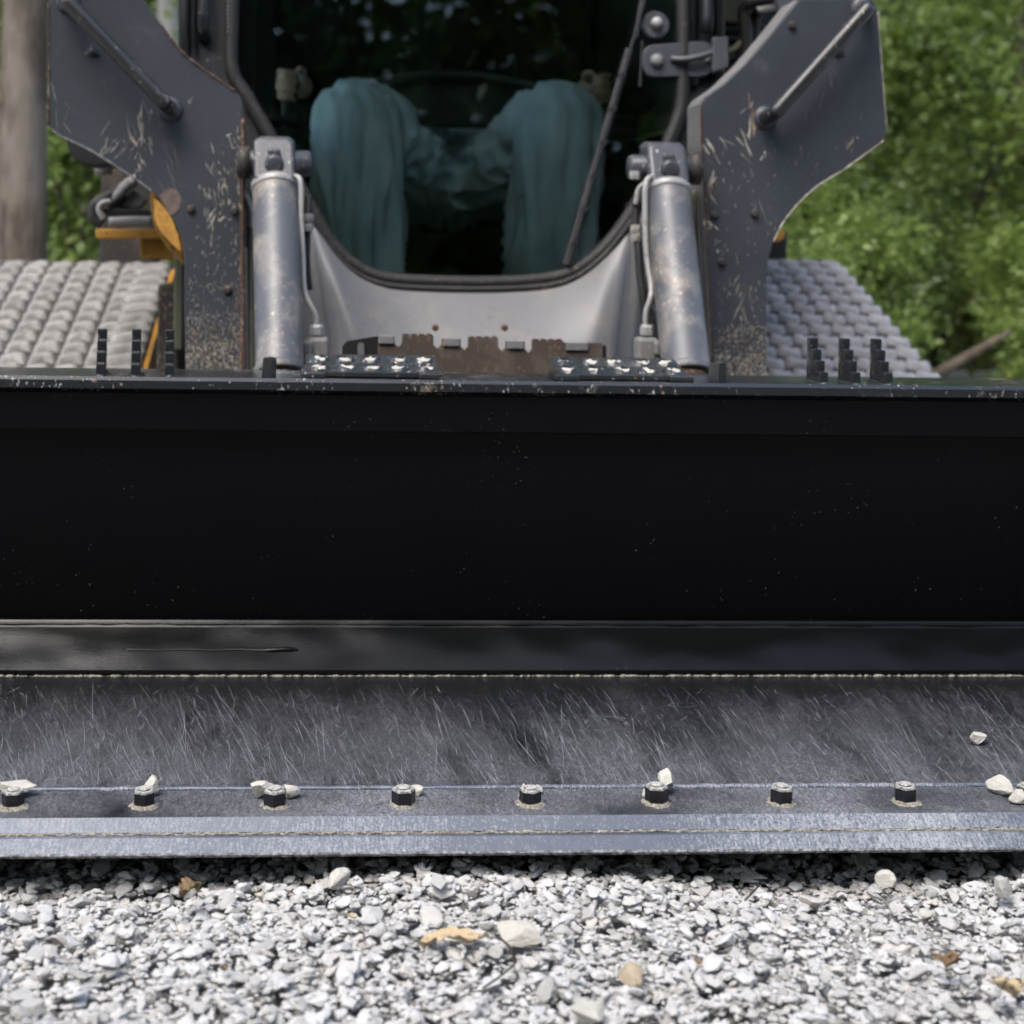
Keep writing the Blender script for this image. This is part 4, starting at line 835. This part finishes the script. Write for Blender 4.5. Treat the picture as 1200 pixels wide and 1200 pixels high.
for i in range(nv):
    p = Vector(co[i]); K, A, H = (KL, AL, HL) if p.x < .335 else (KR, AR, HR)
    ax_s, ax_t = (A - K).normalized(), (K - H).normalized(); ws_ = 1 / (1 + math.exp((p.y - (K.y + .10)) / .035))
    q = p - K
    def fold(ax, sa, sp_, seed):
        al = q.dot(ax); pe = q - ax * al; v = Vector((pe.x * sp_ + seed, pe.y * sp_ + al * sa * .4, pe.z * sp_ + al * sa)); return 1 - abs(mnoise.noise(v)) * 2.2
    side = math.sin(math.atan2(q.x, -q.y) * 5 + 2.5 * mnoise.noise(Vector((q.x * 3, q.z * 4, 1))) + (0 if p.x < .335 else 1.3))
    low = min(1, max(0, (-q.z - .02) / .25))
    f = ws_ * ((.010 * side * low) + .026 * (fold(ax_s, 2.2, 24, 3.1) - .4) * (.3 + low) * 1.4) + (1 - ws_) * .022 * (fold(ax_t, 1.6, 24, 8.7) - .4)
    co[i] += nm[i] * f
me.vertices.foreach_set('co', co.ravel()); me.materials.append(M['denim']); me.polygons.foreach_set('use_smooth', [True] * len(me.polygons)); jn = link('jeans', me, person)
for A in (AL, AR):
    MB().tube([A + Vector((0, .10, -.11)), A + Vector((0, .02, -.10)), A + Vector((0, -.10, -.115)), A + Vector((0, -.17, -.125))], [.045, .055, .05, .035], 14).build('boot', 'dark_iron', person, smooth=True)

# ------------------------------------------------------------------ stones
def ico(sub):
    bm = bmesh.new(); bmesh.ops.create_icosphere(bm, subdivisions=sub, radius=1)
    v = np.array([v.co[:] for v in bm.verts]); f = np.array([[x.index for x in fc_.verts] for fc_ in bm.faces]); bm.free(); return v, f
ICO = {s_: ico(s_) for s_ in (1, 2, 3)}
rs = np.random.RandomState(11)
def stone_shape(sub, rs, planes=13, dims=(1, .72, .42)):
    v, f = ICO[sub]; v = v.copy()
    for _ in range(planes):
        n = rs.normal(size=3); n /= np.linalg.norm(n); d = rs.uniform(.34, .80); s_ = v @ n - d; m = s_ > 0; v[m] -= s_[m, None] * n
    v -= (v.max(0) + v.min(0)) / 2; v /= np.abs(v).max(0); v *= np.array(dims) * (1 + rs.uniform(-.18, .18, 3))
    if sub >= 2: v += rs.normal(scale=.012, size=v.shape)
    return v, f
LIB = {s_: [stone_shape(s_, rs) for _ in range(k)] for s_, k in ((1, 40), (2, 40), (3, 16))}
def rotm(rs, tilt):
    a = rs.uniform(0, 2 * np.pi); q = Matrix.Rotation(a, 3, 'Z'); ax = Vector((rs.normal(), rs.normal(), 0)).normalized()
    return np.array((Matrix.Rotation(rs.normal() * tilt, 3, ax) @ q))
# pebbles laid one after another on a height map, so they rest on each other
xa, xb, ya, yb_ = -.62, 1.05, 1.22, 2.06; CELL = .004
gx, gy = int((xb - xa) / CELL), int((yb_ - ya) / CELL)
hm = np.array([[gz(xa + i * CELL, ya + j * CELL) for j in range(0, gy, 4)] for i in range(0, gx, 4)]); hm = np.repeat(np.repeat(hm, 4, 0), 4, 1)[:gx, :gy] - .004
gx, gy = hm.shape
V, F, base_i = [], [], 0
def emit(v, f):
    global base_i
    V.append(v.astype(np.float32)); F.append(f + base_i); base_i += len(v)
N_ST = 19000
rad = np.clip(np.exp(rs.normal(math.log(.0058), .42, N_ST)), .0028, .0155); rad = np.concatenate([np.sort(rad[:3500])[::1], rad[3500:]])
order = rs.permutation(N_ST); seq = np.concatenate([rad[order], rs.uniform(.0024, .0050, 13000)])
for r_ in seq:
    x, y = rs.uniform(xa + .01, xb - .01), rs.uniform(ya + .01, yb_ - .01)
    fine_zone = math.exp(-((x - .66) / .16) ** 2 - ((y - 1.70) / .14) ** 2)
    if rs.rand() < fine_zone * .8: r_ *= .55
    i, j = int((x - xa) / CELL), int((y - ya) / CELL); k = max(1, int(r_ * .8 / CELL))
    i0, i1, j0, j1 = max(0, i - k), min(gx, i + k + 1), max(0, j - k), min(gy, j + k + 1)
    sub_ = hm[i0:i1, j0:j1]; z = float(sub_.mean() * .6 + sub_.max() * .4)
    if r_ < .0053: z = float(sub_.min() * .5 + sub_.mean() * .5)
    if z > gz(x, y) + .019 and rs.rand() < .9: continue
    v, f = LIB[2 if r_ > .0078 else 1][rs.randint(40)]
    v = (v * r_) @ rotm(rs, .28).T; zc = z + r_ * .22
    if y > 1.775 and zc + v[:, 2].max() > .016: continue
    emit(v + np.array([x, y, zc]), f)
    ii, jj = np.mgrid[i0:i1, j0:j1]; dd = ((ii - i) ** 2 + (jj - j) ** 2) / float((k + .5) ** 2)
    hm[i0:i1, j0:j1] = np.maximum(sub_, zc + r_ * .45 * np.sqrt(np.clip(1 - dd, 0, 1)) * (dd < 1))
# looser cover all around, thinning out of detail with distance
hull = []
for _ in range(24):
    v, f = ICO[1]; v = v.copy()
    hull.append(stone_shape(1, rs, 9))
for x, y, r_, a in zip(rs.uniform(-1.9, 2.3, 17000), rs.uniform(-.1, 2.9, 17000), np.clip(np.exp(rs.normal(math.log(.0105), .35, 17000)), .005, .022), rs.uniform(0, 6.28, 17000)):
    if xa + .01 < x < xb - .01 and ya + .01 < y < yb_ - .01: continue
    v, f = hull[rs.randint(24)]; c_, s_ = math.cos(a), math.sin(a); v = v * r_ @ np.array([[c_, s_, 0], [-s_, c_, 0], [0, 0, 1]])
    emit(v + np.array([x, y, (gz(x, y) if abs(x) < 4 else -.03) - .008 + rs.uniform(0, .008)]), f)
Vn, Fn = np.concatenate(V), np.concatenate(F).astype(np.int32)
me = bpy.data.meshes.new('gravel'); me.vertices.add(len(Vn)); me.vertices.foreach_set('co', Vn.ravel()); me.loops.add(Fn.size); me.loops.foreach_set('vertex_index', Fn.ravel())
me.polygons.add(len(Fn)); me.polygons.foreach_set('loop_start', np.arange(0, Fn.size, 3, dtype=np.int32)); me.update(calc_edges=True); me.materials.append(M['crushed_stone'])
me.polygons.foreach_set('use_smooth', [False] * len(Fn))
tag(link('gravel', me), 'pale grey crushed limestone gravel under the bucket edge', 'gravel', kind='stuff')
# single stones lying on the bucket edge
def single(name, p, r_, dims, mat, label, cat='stone', group=None, rz=0, seed=1, sub=3):
    rr = np.random.RandomState(seed); v, f = stone_shape(sub, rr, 12, dims)
    me = bpy.data.meshes.new(name); me.from_pydata([tuple(x) for x in v * r_], [], [tuple(int(k) for k in x) for x in f]); me.materials.append(M[mat])
    o = link(name, me); zmin = (v * r_)[:, 2].min(); o.location = (p.x, p.y, p.z - zmin - .0005); o.rotation_euler = (0, 0, rz)
    return tag(o, label, cat, group)
G = 'stones lying on the bucket edge'
for k, (px, py, zz, w_, dims, lab) in enumerate((
    (18, 932, .061, 22, (1, .6, .42), 'flat pale stone behind the bolt at the frame edge, leftmost on the bucket edge'),
    (178, 930, .0615, 12, (.9, .8, 1), 'upright beige stone behind the second bolt of the bucket edge'),
    (166, 936, .061, 9, (1, .7, .45), 'small flat chip leaning at the second bolt below an upright beige stone'),
    (308, 934, .061, 15, (1, .7, .75), 'blocky pale stone on the near side of the third bolt, left of the pair'),
    (341, 933, .061, 13, (1, .7, .7), 'rounded pale stone beside the third bolt, right of the pair'),
    (488, 931, .061, 8, (1, .8, .8), 'small round stone just behind the fourth bolt'),
    (614, 933, .061, 11, (1, .7, .55), 'low white stone behind the fifth bolt'),
    (630, 930, .061, 6, (1, .8, .8), 'tiny pebble on top of the low white stone group at the fifth bolt'),
    (780, 929, .061, 14, (1, .8, .9), 'blocky pale stone standing behind the sixth bolt'),
    (760, 935, .061, 13, (1, .8, .4), 'flat crumbling stone chips in front of the sixth bolt stone'),
    (1145, 872, .0535, 13, (1, .75, .72), 'single white stone on the scratched bucket floor'),
    (1174, 931, .061, 16, (1, .7, .75), 'wedge-shaped white stone on the seam near the bucket end'),
    (1194, 941, .061, 12, (1, .7, .7), 'pale stone at the last bolt, partly cut by the frame edge'))):
    p = atz(px, py, zz); single('stone', p, w_ / 960.0, dims, 'pale_stone', lab, 'stone', G, rz=k * 1.3, seed=40 + k)
for k, (px, py, w_, dims, mat, lab) in enumerate((
    (608, 1092, 22, (1, .75, .5), 'pale_stone', 'large smooth pale pebble in the middle of the gravel'), (742, 1140, 21, (1, .7, .55), 'ochre_stone', 'yellowish tan pebble among the white gravel'),
    (395, 1029, 20, (1, .7, .5), 'pale_stone', 'broad pale pebble just ahead of the bucket lip'), (690, 1190, 20, (1, .8, .6), 'pale_stone', 'grey pebble at the bottom of the picture among white gravel'),
    (1038, 1028, 18, (1, .6, .5), 'pale_stone', 'flat grey stone beside the lip under the last bolts'), (1175, 1040, 18, (1, .7, .6), 'pale_stone', 'angular pale stone ahead of the finer gravel patch'))):
    p = atz(px, py, .012); single('pebble', Vector((p.x, p.y, -.004 + .006)), w_ / 1050.0, dims, mat, lab, 'stone', 'larger pebbles in the gravel', rz=k * 2.1, seed=80 + k)
# dry leaves
def leafthing(name, px, py, size, mat, label, rz, curl, seed, elong=.55):
    rnd = random.Random(seed); n, m_ = 15, 9; vs_ = []; p = atz(px, py, .016)
    for i in range(n):
        u = i / (n - 1) * 2 - 1; wdt = (1 - u * u) ** .5 * elong * (1 + .35 * math.sin(i * 2.3 + seed))
        for j in range(m_):
            v = j / (m_ - 1) * 2 - 1; z = curl * (v * v * .5 + .35 * math.sin(u * 3 + seed) + .5 * mnoise.noise(Vector((u * 2.2, v * 2.2, seed)))) + rnd.uniform(-.06, .06)
            e_ = 1 + (.45 * mnoise.noise(Vector((u * 5, v * 5, seed + 4))) if abs(v) > .6 else 0); vs_.append((u * size * (1 + .12 * math.sin(v * 6)), v * wdt * size * e_, (z - .0) * size * .6))
    mb = MB().add(vs_, [(i * m_ + j, i * m_ + j + 1, (i + 1) * m_ + j + 1, (i + 1) * m_ + j) for i in range(n - 1) for j in range(m_ - 1)])
    o = mb.build(name, mat, None, smooth=True); so_ = o.modifiers.new('t', 'SOLIDIFY'); so_.thickness = .0008
    o.location = (p.x, p.y, .020 if 'crumpled' in label else .017); o.rotation_euler = (rnd.uniform(-.25, .25), rnd.uniform(-.2, .2), rz); return tag(o, label, 'leaf', 'dry leaves on the gravel')
leafthing('dry_leaf', 222, 1046, .0125, 'brown_leaf', 'crumpled brown leaf on the gravel near the bucket lip', .6, 1.6, 1, .9)
leafthing('dry_leaf', 528, 1102, .034, 'dry_leaf', 'long curled tan leaf lying flat on the gravel', -.1, .5, 2, .4)
leafthing('dry_leaf', 1112, 1133, .015, 'brown_leaf', 'dark brown crumpled leaf on the finer gravel', 1.0, 1.3, 3, .8)
leafthing('dry_leaf', 1180, 1163, .017, 'dry_leaf', 'pale brown crumpled leaf at the lower corner of the gravel', .3, 1.2, 4, .8)
leafthing('dry_leaf', 262, 1135, .006, 'brown_leaf', 'small dark leaf scrap between pebbles, left of the tan leaf', .9, .8, 5, .6)
leafthing('dry_leaf', 818, 1128, .005, 'brown_leaf', 'tiny rust-brown leaf scrap near the yellowish pebble', 2.0, .8, 6, .6)
leafthing('dry_leaf', 412, 1078, .006, 'dry_leaf', 'tiny tan leaf scrap between the crumpled leaf and the long tan leaf', 2.6, .8, 7, .6)
for k, (pts, lab) in enumerate((([(585, 1098), (600, 1112), (603, 1130), (585, 1145), (566, 1158)], 'thin grey twig bent beside the tan leaf'), ([(873, 1055), (882, 1046), (889, 1038)], 'short thin twig standing in the gravel near the lip'))):
    mb = MB(); mb.tube([atz(x, y, .020 - .002 * i) for i, (x, y) in enumerate(pts)], [.0012] * len(pts), 6); tag(mb.build('twig', 'bark_dark', None, smooth=True), lab, 'twig')

# ------------------------------------------------------------------ vegetation
def leaf_mesh(name, n, rad3, size, seed, mat, clumps=40, shell=.55, hang=.3):
    r_ = np.random.RandomState(seed); rad3 = np.array(rad3)
    cc_ = r_.normal(size=(clumps, 3)); cc_ /= np.linalg.norm(cc_, axis=1)[:, None]; cc_ *= (r_.uniform(shell, 1, clumps) ** .6)[:, None]; csz = r_.uniform(.10, .26, clumps)
    ci = r_.randint(clumps, size=n); pos = (cc_[ci] + r_.normal(size=(n, 3)) * csz[ci][:, None] * .62) * rad3
    up_ = r_.normal(size=(n, 3)) * .55 + np.array([0, 0, .9]) + cc_[ci] * .5; up_ /= np.linalg.norm(up_, axis=1)[:, None]
    tg = np.cross(up_, r_.normal(size=(n, 3))); tg /= np.linalg.norm(tg, axis=1)[:, None]; tg[:, 2] -= hang; tg /= np.linalg.norm(tg, axis=1)[:, None]; bt_ = np.cross(up_, tg)
    s_ = size * r_.uniform(.6, 1.35, n)[:, None]
    v = np.stack([pos, pos + tg * s_ * .45 + bt_ * s_ * .30 + up_ * s_ * .06, pos + tg * s_, pos + tg * s_ * .45 - bt_ * s_ * .30 + up_ * s_ * .06], 1).reshape(-1, 3)
    me = bpy.data.meshes.new(name); me.vertices.add(4 * n); me.vertices.foreach_set('co', v.astype(np.float32).ravel())
    b = np.arange(n)[:, None] * 4; f = np.concatenate([b + np.array([0, 1, 2]), b + np.array([0, 2, 3])], 1).reshape(-1, 3).astype(np.int32)
    me.loops.add(f.size); me.loops.foreach_set('vertex_index', f.ravel()); me.polygons.add(len(f)); me.polygons.foreach_set('loop_start', np.arange(0, f.size, 3, dtype=np.int32)); me.update(calc_edges=True); me.materials.append(M[mat]); return me
SHRUB = [leaf_mesh('foliage', 10500, (.95, .8, 1.0), .056, 20 + k, m_, 36, .45) for k, m_ in enumerate(('leaf_fresh', 'leaf_mid', 'leaf_fresh', 'leaf_dark'))]
def stems(mb, h, n, spread_, rnd, r0=.02):
    for _ in range(n):
        a = rnd.uniform(0, 6.28); e = Vector((math.cos(a) * spread_ * rnd.uniform(.3, 1), math.sin(a) * spread_ * rnd.uniform(.3, 1), h * rnd.uniform(.6, 1)))
        mb.tube([(0, 0, 0), e * .4 + Vector((0, 0, h * .1)), e], [r0, r0 * .7, r0 * .25], 6)
    return mb
def shrub(x, y, sc, kind, label, seed, z=-.04, sz=None):
    rnd = random.Random(seed); t_ = thing('shrub', (x, y, z), label, 'shrub', 'shrubs at the edge of the wood'); sz = sz or sc
    st = stems(MB(), 1.3 * sz, 7, .6 * sc, rnd).build('stem', 'bark_dark', None); st.location = (x, y, z); adopt(st, t_)
    fo_ = link('foliage', SHRUB[kind]); fo_.location = (x, y, z + sz * .98); fo_.scale = (sc, sc, sz); fo_.rotation_euler = (0, 0, rnd.uniform(0, 6)); adopt(fo_, t_); return t_
for k, (x, y, sc, kd, sz, lab) in enumerate((
    (2.05, 6.3, .62, 0, .62, 'low fresh green shrub just behind the cool grey track, beside the arm'), (2.75, 8.1, .8, 3, .8, 'dark shrub with shade painted into its leaves at mid height behind the grey track'),
    (3.45, 6.6, .6, 2, .55, 'small sunlit shrub at the lower frame edge by the fallen branch'), (3.7, 8.8, 1.0, 1, 1.35, 'taller dull green shrub above the fallen branch'),
    (2.4, 8.9, 1.1, 2, 1.45, 'tall yellow-green shrub rising behind the handle of the arm'), (4.6, 8.0, 1.1, 0, 1.2, 'broad green shrub beyond the frame side of the wood edge'),
    (1.5, 8.2, .9, 1, 1.0, 'green shrub hidden largely behind the loader arm with long gouges'), (-1.10, 7.4, .85, 0, .95, 'fresh green shrub between the thick trunk and the orange step'),
    (-2.0, 8.4, 1.0, 1, 1.2, 'green shrub behind the thick grey trunk'), (-.45, 8.3, .85, 2, 1.05, 'light green shrub behind the pillar of the cab'), (-3.2, 7.6, 1.0, 0, 1.1, 'green shrub outside the trunk side of the view'))):
    shrub(x, y, sc, kd, lab, 100 + k, sz=sz)
# wooded slope behind as one mass of leaves
r_ = np.random.RandomState(5); big = []
wood = leaf_mesh('undergrowth', 80000, (10, 1.8, 3.6), .11, 77, 'leaf_dark', 260, .2)
o = link('undergrowth', wood); o.location = (1.5, 11.2, 2.4); tag(o, 'dense green woodland undergrowth covering the slope behind', 'undergrowth', kind='stuff')
o = link('thicket', wood); o.location = (.5, -11.5, 3.0); o.scale = (1.3, 1.2, 1.35); tag(o, 'dark thicket at the foot of the trees facing the loader, mirrored in the windscreen', 'thicket', kind='stuff')
# trees
def tree(x, y, h, r0, bark, crown, label, seed, csc=1.0, lean=(0, 0), crown_z=.72, group='trees of the wood'):
    rnd = random.Random(seed); t_ = thing('tree', (x, y, -.05), label, 'tree', group); n = 14; pth, rr = [], []
    for i in range(n):
        u = i / (n - 1); pth.append((x + lean[0] * u + .04 * math.sin(i * 1.1 + seed) * (u + .1), y + lean[1] * u, -.05 + h * u)); rr.append(r0 * (1.25 - .25 * min(1, u * 12)) * (1 - .75 * u))
    mb = MB(); mb.tube(pth, rr, 16)
    tr_ = mb.build('trunk', bark, t_, smooth=True)
    for k in range(7):
        z = h * rnd.uniform(.42, .92); a = rnd.uniform(0, 6.28); L = h * .2 * rnd.uniform(.6, 1.2); b = Vector((x + lean[0] * z / h, y + lean[1] * z / h, z))
        MB().tube([b, b + Vector((math.cos(a) * L * .5, math.sin(a) * L * .5, L * .25)), b + Vector((math.cos(a) * L, math.sin(a) * L, L * .4))], [r0 * .3, r0 * .2, r0 * .06], 7).build('limb', bark, t_, smooth=True)
    for k in range(2):
        fo_ = link('crown', crown); fo_.location = (x + lean[0] * .7 + rnd.uniform(-.4, .4), y + lean[1] * .7 + rnd.uniform(-.4, .4), h * (crown_z + .16 * k - .06)); s_ = csc * (1 - .25 * k); fo_.scale = (s_, s_, s_ * 1.1); fo_.rotation_euler = (0, 0, rnd.uniform(0, 6)); adopt(fo_, t_)
    return t_
CROWN = [leaf_mesh('crown', 3000, (2.3, 2.3, 2.8), .22, 60, 'leaf_mid', 44, .35), leaf_mesh('crown', 3000, (2.2, 2.2, 3.0), .20, 61, 'leaf_dark', 42, .3)]
p = at(30, 200, 6.0); tree(p.x, 6.0, 9, .105, 'bark_grey', CROWN[0], 'grey tree trunk standing beside the dusty pale track', 3, lean=(-.05, .1), crown_z=.9)
p = at(196, 40, 8.6); tree(p.x, 8.6, 9, .085, 'bark_pale', CROWN[0], 'slender pale trunk seen between the arm plate and the cab pillar', 4, crown_z=.9)
p = at(1195, 40, 10.0); tree(p.x, 10.0, 10, .07, 'bark_dark', CROWN[0], 'thin dark trunk at the frame edge above the undergrowth', 6, crown_z=.9)
# wood on the photographer's side, seen mirrored in the windscreen
for k, (x, y, h, cs_) in enumerate(((-3.6, -6.5, 11, 1.1), (-1.6, -8.0, 13, 1.15), (-.9, -6.8, 12, 1.0), (2.7, -8.6, 13, 1.2), (3.9, -7.0, 11, 1.1), (5.4, -8.0, 12, 1.2), (-5.8, -8.2, 12, 1.2), (-.8, -10.5, 15, 1.2), (3.2, -10.8, 15, 1.2), (-3.0, -11, 15, 1.3))):
    names = ('mossy', 'straight', 'slim', 'forked', 'leaning', 'broad', 'dense', 'tall', 'very tall', 'lofty')
    tree(x, y, h, .15, 'bark_dark', CROWN[k % 2], 'dark %s tree mirrored in the windscreen, row of trees facing the loader' % names[k], 30 + k, csc=cs_, crown_z=.55, group='trees facing the loader')
# fallen branch on the right
mb = MB(); mb.tube([at(1060, 460, 6.2), at(1108, 432, 6.15), at(1150, 408, 6.1), at(1185, 388, 6.05)], [.026, .024, .018, .010], 10); tag(mb.build('fallen_branch', 'bark_grey', None, smooth=True), 'bare grey-brown branch lying at a slant in the bushes', 'branch')
